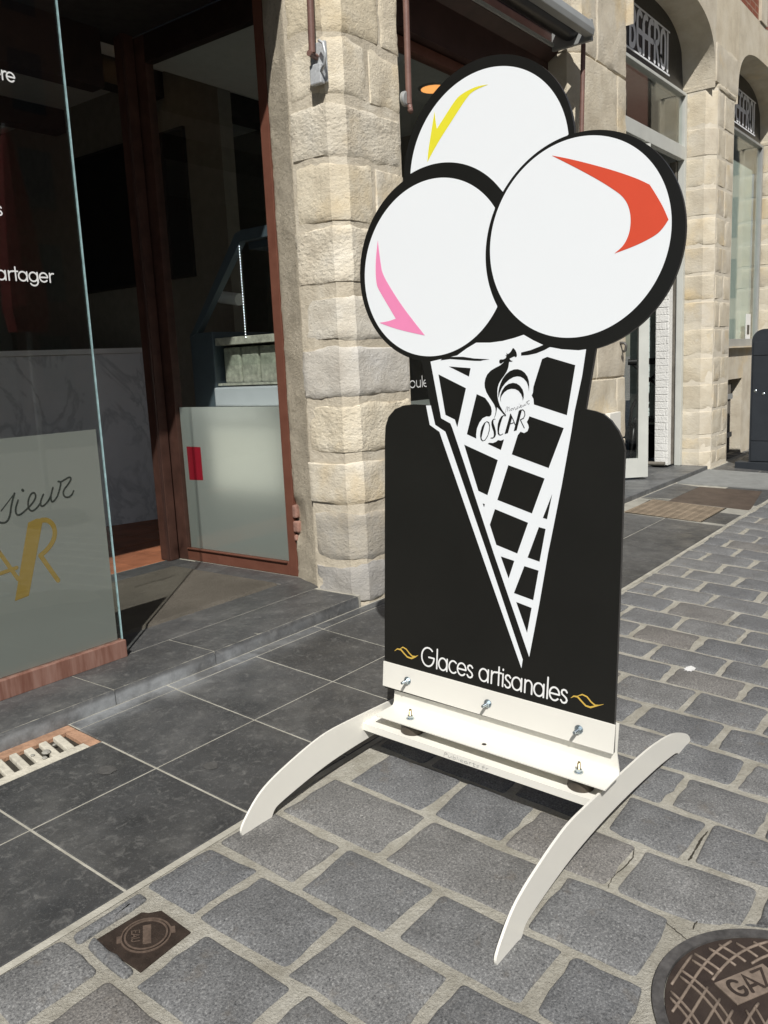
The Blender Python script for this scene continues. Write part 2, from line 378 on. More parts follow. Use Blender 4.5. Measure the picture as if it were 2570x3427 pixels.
def stone(name, path, z0, z1, parent, mat, seed, rough=.005, rnd=.008, d=.028, proud=.003, edge=.014, depth=.05):
    """one dressed stone: a rough face that wraps along a plan path, rounded at its edges, with returns into the joint"""
    pl = subdiv([(x, y, 0) for x, y in path], d)
    pl = [pl[0], pl[0]+(pl[1]-pl[0]).normalized()*.007] + pl[1:-1] + [pl[-1]+(pl[-2]-pl[-1]).normalized()*.007, pl[-1]]; n = len(pl)
    m0 = max(2, round((z1-z0)/d)); zl = [z0, z0+.007] + [z0+(z1-z0)*j/m0 for j in range(1, m0)] + [z1-.007, z1]; m = len(zl)-1
    ln = [0.0]
    for a, b in zip(pl[:-1], pl[1:]): ln.append(ln[-1] + (b-a).length)
    L = ln[-1]; nr = []
    for i in range(n):
        t = (pl[min(i+1, n-1)] - pl[max(i-1, 0)]).normalized(); nr.append((Vector((t.y, -t.x, 0)), t))
    vs = []; fs = []
    for j in range(m+1):
        for i in range(n):
            z = zl[j]; p = Vector((pl[i].x, pl[i].y, z))
            e = min(ln[i], L-ln[i], z-z0, z1-z)
            q = proud + rough*(nz(p, 9, seed)*.9 + nz(p, 22, seed)*.5 + nz(p, 3.3, seed)*.8) - rnd*math.exp(-(e/.006)**2) - .03*max(0.0, nz(p, 10, seed+40)-.42) - .012*math.exp(-((z-z0)/.009)**2)*max(0.0, .35+nz(p, 4, seed+60))
            p += nr[i][0]*q
            if j in (0, m): p.z += edge*(nz(p, 5, seed+5)*1.9 + nz(p, 26, seed+9)*.6)
            if i in (0, n-1): p += nr[i][1]*edge*(nz(p, 6, seed+15)*1.4 + nz(p, 26, seed+19)*.6)
            vs.append(p)
    for j in range(m):
        for i in range(n-1): fs.append((j*n+i, j*n+i+1, (j+1)*n+i+1, (j+1)*n+i))
    bd = [i for i in range(n)] + [j*n+n-1 for j in range(1, m+1)] + [m*n+i for i in range(n-2, -1, -1)] + [j*n for j in range(m-1, 0, -1)]
    k0 = len(vs)
    for b in bd: vs.append(vs[b] - nr[b % n][0]*depth)
    q = len(bd)
    for a in range(q): fs.append((bd[a], k0+a, k0+(a+1) % q, bd[(a+1) % q]))
    mb = MB(); mb.add(vs, fs)
    return mb.build(name, mat, parent, smooth=True, autos=26)

# ---- lettering drawn as ribbons -------------------------------------------------
def ribbon(mb, pts, wd, nrm, lift, cap=True):
    pts = [Vector(p) for p in pts]; L = []; R = []; nrm = Vector(nrm).normalized(); n = len(pts)
    for i, p in enumerate(pts):
        d0 = (pts[i]-pts[i-1]).normalized() if i else None
        d1 = (pts[i+1]-pts[i]).normalized() if i < n-1 else None
        t = d0 if d1 is None else d1 if d0 is None else (d0+d1)
        t = t.normalized() if t.length > 1e-6 else d0
        s = nrm.cross(t).normalized()
        w_ = wd[i] if isinstance(wd, (list, tuple)) else wd
        k = 1.0
        if d0 is not None and d1 is not None:
            c = max(.45, (1+d0.dot(d1))/2)**.5; k = 1/c
        L.append(p+s*w_/2*k+nrm*lift); R.append(p-s*w_/2*k+nrm*lift)
    vs = L+R; fs = [(i, i+1, n+i+1, n+i) for i in range(n-1)]
    mb.add(vs, fs)
    if cap:
        for p, t in ((pts[0], (pts[0]-pts[1]).normalized()), (pts[-1], (pts[-1]-pts[-2]).normalized())):
            s = nrm.cross(t).normalized(); w_ = (wd[0] if p is pts[0] else wd[-1]) if isinstance(wd, (list, tuple)) else wd
            mb.poly([p + w_/2*(math.cos(a)*s + math.sin(a)*t) + nrm*lift for a in [math.pi*k/6 for k in range(7)]])
def arc(cx, cy, r, a0, a1, ry=None, n=None):
    ry = r if ry is None else ry; n = n or max(4, int(abs(a1-a0)/15))
    return [(cx+r*math.cos(math.radians(a0+(a1-a0)*i/n)), cy+ry*math.sin(math.radians(a0+(a1-a0)*i/n))) for i in range(n+1)]
S_ = [(.62,.84),(.50,.97),(.30,1.0),(.13,.92),(.08,.76),(.17,.62),(.36,.52),(.56,.41),(.65,.25),(.58,.09),(.40,0),(.19,.02),(.04,.17)]
GLY = {
 'G': (1.80, [arc(.80,.78,.78,48,360), [(1.58,.78),(.92,.78)]]), 'l': (.36, [[(.15,0),(.15,1.62)]]),
 'a': (1.28, [arc(.52,.5,.5,0,360,n=24), [(1.04,1.0),(1.04,0)]]), 'c': (1.02, [arc(.52,.5,.5,48,312)]),
 'e': (1.16, [arc(.52,.5,.5,0,318), [(.04,.5),(1.02,.5)]]), 's': (.80, [S_]),
 'r': (.66, [[(.15,0),(.15,1.0)], arc(.55,.55,.40,180,75,.43)]), 't': (.62, [[(.30,0),(.30,1.45)], [(.03,1.0),(.58,1.0)]]),
 'i': (.36, [[(.15,0),(.15,1.0)], [(.15,1.30),(.15,1.36)]]), 'n': (1.10, [[(.15,0),(.15,1.0)], arc(.52,.62,.37,180,0,.38) + [(.89,0)]]),
 'u': (1.10, [[(.15,1.0)] + arc(.52,.38,.37,180,360,.38) + [(.89,1.0)], [(.89,.5),(.89,0)]]),
 'g': (1.28, [arc(.52,.5,.5,0,360,n=24), [(1.04,1.0),(1.04,-.05)] + arc(.55,-.05,.49,0,-150,.42)]),
 'o': (1.16, [arc(.52,.5,.5,0,360,n=24)]), 'p': (1.28, [[(.15,1.0),(.15,-.5)], arc(.66,.5,.5,0,360,n=24)]), ' ': (.62, []),
 'E': (.80, [[(.72,0),(.12,0),(.12,1.5),(.72,1.5)], [(.12,.75),(.62,.75)]]), 'A': (1.05, [[(.06,0),(.50,1.5),(.94,0)], [(.20,.45),(.80,.45)]]),
 'U': (1.0, [[(.12,1.5)] + arc(.48,.38,.36,180,360) + [(.84,1.5)]]), 'Z': (.95, [[(.12,1.5),(.85,1.5),(.10,0),(.86,0)]]),
 'Q': (1.0, [arc(.48,.75,.40,40,330,.75) + [(.86,.62),(.52,.62)]]),
 'B': (.78, [[(.14,0),(.14,1.5)] + arc(.36,1.22,.28,90,-80,.28) + [(.2,.92)], [(.2,.80)] + arc(.36,.42,.30,80,-90,.42) + [(.14,0)]]),
 'F': (.66, [[(.14,0),(.14,1.1)] + arc(.44,1.1,.30,180,70,.40), [(.0,.72),(.56,.72)]]),
 'e2': (.70, [[(.60,1.42)] + arc(.42,1.1,.28,80,180,.40) + arc(.42,.40,.28,180,290,.40), [(.16,.75),(.56,.75)]]),
 'R': (.78, [[(.14,0),(.14,1.5)] + arc(.36,1.15,.28,90,-85,.35) + [(.2,.80)], [(.30,.80),(.64,0)]]),
 'O': (.80, [[(.14,.40)] + arc(.40,1.12,.26,180,0,.38) + arc(.40,.38,.26,0,-180,.38)]), 'I': (.34, [[(.16,0),(.16,1.5)]]), 'L': (.66, [[(.14,1.5),(.14,0),(.58,0)]]),
}
def lettering(mb, chars, o, eu, ev, size, wt, lift, width=None):
    """chars: list of glyph keys; size = x-height; eu/ev unit directions"""
    eu = Vector(eu); ev = Vector(ev); o = Vector(o); nrm = eu.cross(ev).normalized()
    tot = sum(GLY[c][0] for c in chars); sx = size if width is None else width/tot
    x = 0.0; k = 0
    for c in chars:
        adv, strokes = GLY[c]
        for st in strokes:
            ribbon(mb, [o + eu*((x+p[0])*sx) + ev*(p[1]*size) for p in st], wt, nrm, lift + .00006*k); k += 1
        x += adv
    return x*sx

# ------------------------------------------------------------------ ground
rng = random.Random(7)
mb = MB()
xs = [-400, -3, 16, 400]; ys = [-400, -1.6, 3.4, 60, 400]
zf = lambda y: max(SL*y, SL*-1.6) - .03 if y < 3.5 else .12
for i in range(3):
    for j in range(4):
        mb.poly([(xs[i],ys[j],zf(ys[j])), (xs[i+1],ys[j],zf(ys[j])), (xs[i+1],ys[j+1],zf(ys[j+1])), (xs[i],ys[j+1],zf(ys[j+1]))])
mb.build('ground', 'paving_far', kind='structure', label='wide cobbled square in front of the shops')

def sheet(x0, x1, y0, y1, dz, nx, ny, rough=0.0):
    m = MB(); vs = []
    for j in range(ny+1):
        for i in range(nx+1):
            x = x0+(x1-x0)*i/nx; y = y0+(y1-y0)*j/ny
            vs.append((x, y, gz(y)+dz + rough*(nz((x,y,0), 7)+.5*nz((x,y,3), 21))))
    m.add(vs, [(j*(nx+1)+i, j*(nx+1)+i+1, (j+1)*(nx+1)+i+1, (j+1)*(nx+1)+i) for j in range(ny) for i in range(nx)]); return m

YB = 1.783                                   # line where tiles meet setts
cob = sheet(-2.5, 13, -1.6, YB+.012, -.0052, 300, 66, .0013).build('cobbled_pavement', 'mortar', smooth=True, kind='structure', label='pavement of grey granite setts in pale mortar')
GC, GR = (1.732, .297), .298                 # gas cover
def sett_mesh(mb, x0, x1, y0, y1, sd, parent=None):
    r = random.Random(sd); cx, cy = (x0+x1)/2, (y0+y1)/2
    c = [[x0,y0],[x1,y0],[x1,y1],[x0,y1]]
    for q in c: q[0] += r.uniform(-.007,.007); q[1] += r.uniform(-.009,.009)
    out = []
    for k in range(4):
        a = Vector(c[k-1]); b = Vector(c[k]); d = Vector(c[(k+1) % 4]); rad = r.uniform(.006,.020)
        p = b + (a-b).normalized()*rad; q = b + (d-b).normalized()*rad
        for t in (0,.33,.67,1): out.append((p*(1-t)+b*t)*(1-t) + (b*(1-t)+q*t)*t)
        e = c[(k+1) % 4]
        q2 = Vector(e) + (b-Vector(e)).normalized()*.03
        for t in (.25,.5,.75): out.append(q + (q2-q)*t)
    pts = []
    for p in out:
        v = Vector((p.x, p.y, 0)); dr = (v - Vector((cx,cy,0))); dr.normalize()
        v += dr*(.008*nz(v*1.0, 30, sd*.37) + .006*nz(v, 11, sd*.11))
        g = Vector((v.x-GC[0], v.y-GC[1], 0))
        if g.length < GR+.022: v = Vector((GC[0],GC[1],0)) + g.normalized()*(GR+.022+.012*nz(v, 16))
        pts.append(v)
    n = len(pts); ct = sum(pts, Vector())/n; up = r.uniform(-.0012,.0022); tx = r.uniform(-.012,.012); ty = r.uniform(-.010,.010)
    lv = [(1.0, -.03), (1.0, -.0062), (.975, -.0022), (.92, .0006), (.55, .0040)]
    vs = []
    for f, dz in lv:
        for p in pts:
            q = ct + (p-ct)*f
            vs.append((q.x, q.y, gz(q.y)+dz+up+tx*(q.x-ct.x)+ty*(q.y-ct.y)+(.0012*nz(q, 25, sd) if dz > -.005 else 0)))
    fs = [(l*n+i, l*n+(i+1) % n, (l+1)*n+(i+1) % n, (l+1)*n+i) for l in range(len(lv)-1) for i in range(n)] + [tuple(range((len(lv)-1)*n, len(lv)*n))]
    mb.add(vs, fs)

CB = [-2.32,-2.09,-1.85,-1.62,-1.38,-1.15,-.91,-.68,-.44,-.20,.03,.27,.495,.72,.945,1.18,1.42,1.652,1.915,2.162,2.405,2.64,2.87,3.095,3.338,3.55,3.77,4.0,4.235,4.475,4.715]
while CB[-1] < 12.6: CB.append(CB[-1] + rng.uniform(.222,.247))
KNOWN = {0.945: [1.775,1.70,1.515,1.20,.90], 1.18: [1.775,1.578,1.262,.945,.63], 1.42: [1.78,1.458,1.148,.785,.575], 1.652: [1.75,1.352,.92,.62],
         1.915: [1.775,1.70,1.377,1.125,.798,.465], 2.162: [1.775,1.54,1.24,.935,.675,.45], 2.405: [1.775,1.42,1.11,.815,.545], 2.64: [1.775,1.55,1.26,.95,.68],
         2.87: [1.775,1.43,1.125,.815], 3.095: [1.775,1.60,1.31,1.005,.71], 3.338: [1.775,1.46,1.155,.855], 3.55: [1.775,1.62,1.305,.995], 3.77: [1.775,1.475,1.178],
         4.0: [1.775,1.63,1.335,1.035], 4.235: [1.775,1.47,1.15], 4.475: [1.775,1.61,1.325,1.028]}
def seen(x, y):
    v = Vector((x, y, gz(y))) - EYE; d = v.dot(FWD)
    if d < .3: return False
    return abs(v.dot(RGT)/d*FPX) < PW/2+260 and abs(v.dot(UPV)/d*FPX) < PH/2+260
rest = MB(); cnt = 0
for ci in range(len(CB)-1):
    a, b = CB[ci], CB[ci+1]; ys_ = list(KNOWN.get(a, []))
    if not ys_: ys_ = [1.775, 1.775 - (rng.uniform(.13,.19) if ci % 2 else rng.uniform(.27,.33))]
    while ys_[-1] > -1.5: ys_.append(ys_[-1] - rng.uniform(.268,.335))
    for k in range(len(ys_)-1):
        y1, y0 = ys_[k], ys_[k+1]
        if y1-y0 < .1 and a not in (.945,): continue
        jx = .0125 if a < 4.8 else .010; jy = .0145
        x0, x1, u0, u1 = a+jx, b-jx, y0+jy, y1-jy
        cx, cy = (x0+x1)/2, (u0+u1)/2
        if math.hypot(cx-GC[0], cy-GC[1]) < GR-.03: continue
        if a == .945 and k == 1: continue            # water cover sits here
        if a == .945 and k == 0: u0, u1 = 1.715, 1.757
        if 6.5 < cx < 7.2 and cy > 1.85: continue
        if seen(cx, cy) and cnt < 295:
            m = MB(); sett_mesh(m, x0, x1, u0, u1, ci*31+k); m.build('sett', 'granite', cob, smooth=True, autos=60); cnt += 1
        else: sett_mesh(rest, x0, x1, u0, u1, ci*31+k)
rest.build('setts_beyond', 'granite', cob, smooth=True, autos=60, kind='stuff')
# narrow sett sliver left of the water cover
m = MB(); sett_mesh(m, .958, .985, 1.535, 1.70, 991); m.build('sett', 'granite', cob, smooth=True, autos=60)

# ---- slate tiles
_t = sheet(-2.5, 13, YB-.012, 2.551, -.0028, 60, 8)
for _a, _b in ((-2.5,.30),(1.598,13)):
    _s = sheet(_a, _b, 2.551, 2.765, -.0028, 20, 2); _t.add(_s.v, _s.f)
til = _t.build('tiled_pavement', 'grout', kind='structure', label='strip of dark square slate tiles along the shop fronts')
def slab(mb, x0, x1, y0, y1, zt, th=.03, bev=.0022, sd=0, slope=True):
    r = random.Random(sd); e = r.uniform(-.0006,.0009)
    zz = (lambda y: gz(y)+zt+e) if slope else (lambda y: zt+e)
    n = 0; P = []
    for f, dz in ((0,-th), (0,-bev), (bev,0.0)):
        P.append([(x0+f,y0+f,zz(y0)+dz),(x1-f,y0+f,zz(y0)+dz),(x1-f,y1-f,zz(y1)+dz),(x0+f,y1-f,zz(y1)+dz)])
    vs = [p for q in P for p in q]
    mb.add(vs, [(l*4+i, l*4+(i+1) % 4, (l+1)*4+(i+1) % 4, (l+1)*4+i) for l in range(2) for i in range(4)] + [(8,9,10,11)])
TX = [1.143 + k*.4515 for k in range(-8, 26)]
ROWS = [(1.790,2.243), (2.243,2.694), (2.694,2.757)]
for ri, (y0, y1) in enumerate(ROWS):
    xs_ = TX if ri < 2 else [-2.47,-1.5,-.6,.29,1.60,2.05,2.954,3.857,4.76,5.66,6.4]
    for k in range(len(xs_)-1):
        x0, x1 = xs_[k]+.004, xs_[k+1]-.004
        ya, yb = y0+.004, y1-.003
        if ri >= 1 and x0 < 1.58 and x1 > .295:         # drain channel runs here
            if ri == 2: continue
            yb = 2.548
        if 6.4 < (x0+x1)/2 < 8.5 and ri == 1: continue
        if 6.4 < (x0+x1)/2 < 8.25 and ri == 0 : ya2 = 1.93
        m = MB(); slab(m, x0, x1, ya, yb, 0.0, sd=ri*77+k); m.build('tile', 'slate', til)

# ---- step in front of the ice cream shop
ZS = .232
stp = MB(); stp.box((-2.5,2.772,.12), (3.345,3.08,ZS-.0015)); stp.box((-2.5,3.0805,.12), (3.49,4.46,ZS-.0018)); step = stp.build('step', 'grout', kind='structure', label='low slate step at the ice cream shop entrance')
def nosing(x0, x1, sd):
    """front slab of the step with a worn, slightly uneven front edge"""
    m = MB(); n = max(4, int((x1-x0)/.03)); vs = []
    prof = [(3.076,0.0),(2.776,0.0),(2.768,-.003),(2.7635,-.010),(2.762,-.07)]
    for i in range(n+1):
        x = x0+(x1-x0)*i/n
        for k, (y, dz) in enumerate(prof):
            j = (.0035*nz((x,k*.3,sd), 26) + .002*nz((x,1,sd), 7)) if 0 < k < 4 else 0
            vs.append((x, y+j+ (.0015*nz((x,9,sd),40) if k == 4 else 0), ZS+dz-abs(j)*.7))
    q = len(prof); fs = [(i*q+k, i*q+k+1, (i+1)*q+k+1, (i+1)*q+k) for i in range(n) for k in range(q-1)]
    fs += [tuple(range(q)), tuple(n*q+k for k in range(q-1, -1, -1))]
    m.add(vs, fs); return m.build('slab', 'slate_step', step, smooth=True, autos=40)
for k, (a, b) in enumerate(((-2.5,-.75),(-.745,.62),(.625,1.807),(1.812,2.320),(2.326,3.317))): nosing(a, b, k)
for k, (a, b) in enumerate(((-2.5,-.9),(-.896,1.1),(1.104,3.485))):
    m = MB(); slab(m, a, b, 3.083, 3.316, ZS, sd=300+k, slope=False); m.build('slab', 'slate_step', step)
for k, (a, b) in enumerate(((-1.0,1.0),(1.004,2.98),(2.984,3.46))):
    m = MB(); slab(m, a, b, 4.25, 4.45, ZS, sd=310+k, slope=False); m.build('slab', 'slate_step', step)
m = MB(); slab(m, 3.306, 3.475, 3.32, 4.247, ZS, sd=320, slope=False); m.build('slab', 'slate_step', step)
m = MB(); slab(m, -2.5, 3.302, 3.32, 4.247, ZS-.0005, sd=321, slope=False); m.build('slab', 'slate_step', step)
# ---- step of the restaurant
m = MB(); m.box((6.35,2.728,.12), (9.215,3.6,.206)); st2 = m.build('restaurant_step', 'grout', kind='structure', label='low slate step at the restaurant door')
for k, (a, b) in enumerate(((6.40,7.55),(7.554,9.21))):
    for j, (c, d) in enumerate(((2.718,3.02),(3.024,3.6))):
        m = MB(); slab(m, a, b, c, d, .2105, th=.06, bev=.004, sd=330+k*2+j, slope=False); m.build('slab', 'slate_step', st2)

# ------------------------------------------------------------------ the ice cream sign
PN = Vector((1,0,-.06)).normalized(); P0 = Vector((2.15,1.28,.30)); PD = PN.dot(P0)
EYp = Vector((0,1,SL*.75)); EYp = (EYp - PN*EYp.dot(PN)).normalized(); EZp = PN.cross(EYp)
def pan(px, lift=0.0): return on_plane(px, PN, PD-lift)
def ab(a, b, lift=0.0): return P0 + EYp*a + EZp*b - PN*lift
def toab(px):
    q = pan(px)-P0; return q.dot(EYp), q.dot(EZp)
sign = thing('pavement_sign', (2.185, 1.31, gz(1.31)), 'tall black and white ice cream cone pavement sign on curved cream feet', 'sign')
Z2 = zoom(1350,1100,2.074); Z3 = zoom(1250,1850,1.843); ZR = zoom(1550,1130,5.53); ZT = zoom(1200,100,1.3825); ZG = zoom(1350,2150,2.212)
CW = {'L': (.283,1.406,.2655), 'R': (-.185,1.459,.2657), 'T': (.112,1.688,.2650)}
CK = {'L': (.279,1.415,.2905), 'R': (-.196,1.446,.2910), 'T': (.117,1.700,.2850)}
def cpt(c, ang): return (c[0]+c[2]*math.cos(ang), c[1]+c[2]*math.sin(ang))
def cc_hit(c, d):
    dx, dy = d[0]-c[0], d[1]-c[1]; L = math.hypot(dx,dy); a = (c[2]**2-d[2]**2+L*L)/(2*L); h = math.sqrt(c[2]**2-a*a)
    m = (c[0]+a*dx/L, c[1]+a*dy/L); return [(m[0]+s*h*dy/L, m[1]-s*h*dx/L) for s in (1,-1)]
def carc(c, p, q, ccw):
    a0 = math.atan2(p[1]-c[1], p[0]-c[0]); a1 = math.atan2(q[1]-c[1], q[0]-c[0])
    if ccw and a1 < a0: a1 += 2*math.pi
    if not ccw and a1 > a0: a1 -= 2*math.pi
    n = max(6, int(abs(a1-a0)/.05)); return [cpt(c, a0+(a1-a0)*k/n) for k in range(n+1)]
def lc_hit(c, p, q):
    d = (q[0]-p[0], q[1]-p[1]); f = (p[0]-c[0], p[1]-c[1]); A = d[0]**2+d[1]**2; B = 2*(f[0]*d[0]+f[1]*d[1]); C_ = f[0]**2+f[1]**2-c[2]**2
    D_ = max(0, B*B-4*A*C_)**.5; t = min(((-B-D_)/(2*A), (-B+D_)/(2*A)), key=abs) if False else (-B-D_)/(2*A)
    return (p[0]+d[0]*t, p[1]+d[1]*t)
# silhouette: up the left side, round the three scoops, down the right side
left = [toab((1287,2300)), toab((1287.5,1800)), toab((1288,1470)), toab((1290,1427)), toab((1300,1395)), toab((1322,1369)), toab((1350,1357)), toab((1385,1353)), toab((1420,1355))]
neckL = [toab(Z2(187,533)), toab(Z2(128,235))]
neckR = [toab(Z2(1333,140)), toab(Z2(1264,558))]
right = [toab(Z2(1330,572)), toab(Z2(1385,592)), toab(Z2(1440,638)), toab(Z2(1490,708)), toab(Z2(1522,780)), toab(Z2(1537,850)), toab((2090,1512)), toab((2077,1900)), toab((2052,2522))]
def down_hit(c, q, p):
    """where the line from q (below) up through p enters circle c"""
    return lc_hit(c, q, p)
hL = down_hit(CK['L'], neckL[0], neckL[1]); hR = down_hit(CK['R'], neckR[1], neckR[0])
iLT = max(cc_hit(CK['L'], CK['T']), key=lambda p: p[0]); iTR = min(cc_hit(CK['T'], CK['R']), key=lambda p: p[0])
OUT = left + [neckL[0]]
# left circle is traversed from its lowest meeting point, by way of +a (the left), to the top scoop
def arc_via(c, p, q, via):
    for ccw in (True, False):
        pts = carc(c, p, q, ccw)
        if any(math.hypot(x-via[0], y-via[1]) < .05 for x, y in pts): return pts
    return pts
OUT += arc_via(CK['L'], hL, iLT, (CK['L'][0]+CK['L'][2], CK['L'][1]))
OUT += arc_via(CK['T'], iLT, iTR, (CK['T'][0], CK['T'][1]+CK['T'][2]))[1:]
OUT += arc_via(CK['R'], iTR, hR, (CK['R'][0]-CK['R'][2], CK['R'][1]))[1:]
OUT += [neckR[1]] + right
TB = .012
mb = MB(); fr = [ab(a, b) for a, b in OUT]; bk = [p + PN*TB for p in fr]; n = len(fr)
mb.add(fr+bk, [tuple(range(n)), tuple(range(n, 2*n))[::-1]])
board = mb.build('board', 'sign_black', sign)
mb = MB(); e0 = [p + PN*.0002 for p in fr]; e1 = [p + PN*(TB-.0002) for p in fr]
mb.add(e0+e1, [(i, (i+1) % n, n+(i+1) % n, n+i) for i in range(n)])
mb.build('board_edge', 'sign_black_edge', board)
LY = .0005
def art(name, polys, mat, layer, parent=None, **k):
    m = MB()
    for i, p in enumerate(polys): m.poly([pan(q, LY*layer + .00004*i) if len(q) == 2 else q for q in p])
    return m.build(name, mat, parent or board, **k)
def disc_minus(c, others, n=96, s=None):
    """white scoop disc with the parts under nearer black rings cut away"""
    pts = []; s = s or (c[0], c[1])
    for k in range(n):
        a = 2*math.pi*k/n; pts.append(cpt(c, a))
    out = []
    for p in pts:
        for o in others:
            d = math.hypot(p[0]-o[0], p[1]-o[1])
            if d < o[2]: # slide along the ray from scoop centre until outside the ring
                lo, hi = 0.0, 1.0
                for _ in range(40):
                    md = (lo+hi)/2; q = (s[0]+(p[0]-s[0])*md, s[1]+(p[1]-s[1])*md)
                    if any(math.hypot(q[0]-r[0], q[1]-r[1]) < r[2] for r in others): hi = md
                    else: lo = md
                p = (s[0]+(p[0]-s[0])*lo, s[1]+(p[1]-s[1])*lo); break
        out.append(p)
    return out
RB = (-.196,1.446,.2910); 
LBn = (.274,1.4215,.2925)
for nm, cut, st_ in (('T', [LBn, RB], (.22,1.85)), ('L', [RB], (.42,1.406)), ('R', [], None)):
    m = MB(); m.poly([ab(a, b, LY) for a, b in disc_minus(CW[nm], cut, 420, st_)]); m.build('scoop', 'sign_white', board)
def smooth_poly(pts, it=2, keep=()):
    """round a traced outline (Chaikin), leaving the points whose index is in keep sharp"""
    P = [(Vector(p), i in keep) for i, p in enumerate(pts)]
    for _ in range(it):
        o = []
        for i, (p, s) in enumerate(P):
            a = P[i-1][0]; b = P[(i+1) % len(P)][0]
            if s: o.append((p, True))
            else: o += [((p*3+a)/4, False), ((p*3+b)/4, False)]
        P = o
    return [tuple(p) for p, s in P]
HY = [ZT(*p) for p in [(602,252),(560,268),(520,290),(495,322),(470,360),(425,430),(380,500),(345,560),(318,612),(322,560),(335,480),(351,378),(355,415),(362,458),(400,398),(440,335),(465,305),(505,280),(550,260)]]
HR = [ZT(*p) for p in [(893,581),(960,593),(1060,617),(1180,650),(1290,688),(1347,716),(1375,760),(1410,820),(1434,878),(1410,915),(1382,945),(1330,975),(1270,1003),(1183,1035),(1225,1000),(1250,950),(1259,900),(1258,850),(1245,805),(1225,775),(1200,752),(1120,700),(1020,645)]]
HP = [ZT(*p) for p in [(89,972),(94,1020),(102,1080),(110,1130),(160,1215),(205,1283),(260,1355),(307,1414),(250,1402),(180,1385),(135,1370),(96,1355),(140,1348),(172,1336),(130,1265),(95,1205),(83,1180),(78,1120),(80,1050)]]
art('highlight', [smooth_poly(HY, 2, (0,8,11,13))], 'vinyl_yellow', 2)
art('highlight', [smooth_poly(HR, 2, (0,5,8,13))], 'vinyl_red', 2)
art('highlight', [smooth_poly(HP, 2, (0,7,11,13))], 'vinyl_pink', 2)
# cone graphic
W1 = [Z2(*p) for p in [(188,228),(372,186),(440,136),(505,97),(600,97),(690,85),(770,64),(835,42),(900,80),(968,112),(1013,127),(1100,143),(1215,150),(1268,143),(1240,330),(1187,578),(1165,720),(1100,1080),(1030,1432)]] + \
     [Z3(*p) for p in [(1077,0),(1020,330),(960,643),(740,0)]] + [Z2(*p) for p in [(420,930),(340,692),(326,658),(262,622)]]
W2 = [Z2(*p) for p in [(157,533),(183,668),(250,716),(275,790),(575,1659)]] + [Z3(*p) for p in [(912,712),(920,658),(700,0)]] + [Z2(*p) for p in [(315,782),(291,715),(221,668),(190,533)]]
art('cone', [W1, W2], 'sign_white', 1)
cells = [[Z2(*p) for p in c] for c in (
 [(315,262),(466,274),(455,332)], [(243,317),(434,413),(374,683),(357,630),(292,598)],
 [(422,805),(655,912),(583,1155),(520,1125)], [(728,947),(980,1040),(892,1282),(652,1188)], [(1033,1147),(997,1322),(968,1313)],
 [(635,1252),(865,1347),(790,1560),(645,1500),(600,1360)], [(940,1377),(987,1390),(945,1617),(862,1588)], [(550,1213),(565,1217),(560,1240)])]
cells += [[Z3(*p) for p in c] for c in ([(785,22),(868,50),(833,158)], [(930,82),(1018,110),(985,292),(866,248)], [(880,303),(975,340),(947,493)])]
cells += [[ZR(*p) for p in c] for c in (
 [(250,1045),(405,1115),(470,1200),(515,1280),(530,1360),(520,1430),(485,1460),(430,1455),(360,1490),(300,1570),(255,1680),(240,1790),(243,1868),(68,1785)],
 [(455,1965),(480,1945),(550,1950),(610,1925),(645,1895),(700,1905),(757,1882),(697,2078)],
 [(1072,275),(1250,230),(1400,170),(1480,135),(1660,100),(1800,160),(1600,175),(1500,230),(1350,290),(1200,322),(1072,332)],
 [(-360,355),(0,355),(200,385),(490,400),(380,415),(320,430),(200,428),(0,412),(-240,395),(-420,420)])]
cells += [[ZR(*p) for p in [(1555,355),(1460,395),(1300,910),(1290,1020),(1268,1070),(1300,1130),(1310,1235)]] + [Z2(*p) for p in [(1135,600),(1193,253)]],
          [ZR(*p) for p in [(1010,1805),(1060,1740),(1130,1765),(1190,1730),(1215,1660),(1205,1610),(1178,1560),(1210,1500),(1225,1455)]] + [Z2(*p) for p in [(1113,690),(1008,967),(752,872)]]]
for c in cells: art('waffle_cell', [c], 'sign_black', 2)
roo = [(905,215),(920,192),(940,200),(970,240),(990,290),(995,330),(985,358),(965,360),(945,345),(905,365),(858,388),(870,410),(885,425),(920,430),(895,445),(850,447),(845,490),(835,550),(810,620),(760,700),(700,780),(660,850),(640,920),(632,1000),(635,1080),(650,1170),(680,1260),(730,1350),(795,1430),(790,1450),(740,1410),(680,1340),(625,1285),(622,1330),(610,1400),(590,1460),(565,1510),(590,1430),(602,1370),(600,1310),(575,1240),(530,1170),(480,1095),(430,1010),(400,920),(395,840),(410,760),(445,680),(510,610),(600,555),(680,515),(735,470),(765,435),(740,455),(700,480),(675,475),(665,445),(672,415),(695,402),(740,402),(780,385),(800,355),(782,320),(805,330),(802,282),(825,305),(855,285),(880,260),(900,225)]
cr1 = [(650,1100),(650,1010),(665,930),(690,850),(730,760),(790,680),(860,620),(940,588),(1010,583),(1080,605),(1140,650),(1190,720),(1215,800),(1222,880),(1218,1000),(1205,900),(1175,820),(1120,755),(1060,722),(1000,715),(930,730),(850,775),(780,840),(720,920),(680,1010),(655,1110)]
cr2 = [(700,1195),(682,1140),(690,1060),(720,980),(770,905),(840,855),(920,835),(990,848),(1050,890),(1100,960),(1122,1040),(1120,1110),(1103,1170),(1098,1110),(1070,1040),(1020,980),(960,950),(890,945),(820,965),(760,1010),(715,1070),(692,1130)]
art('rooster_emblem', [[ZR(*p) for p in q] for q in (roo, cr1, cr2)], 'sign_black', 2, label='black rooster emblem above the brand lettering')
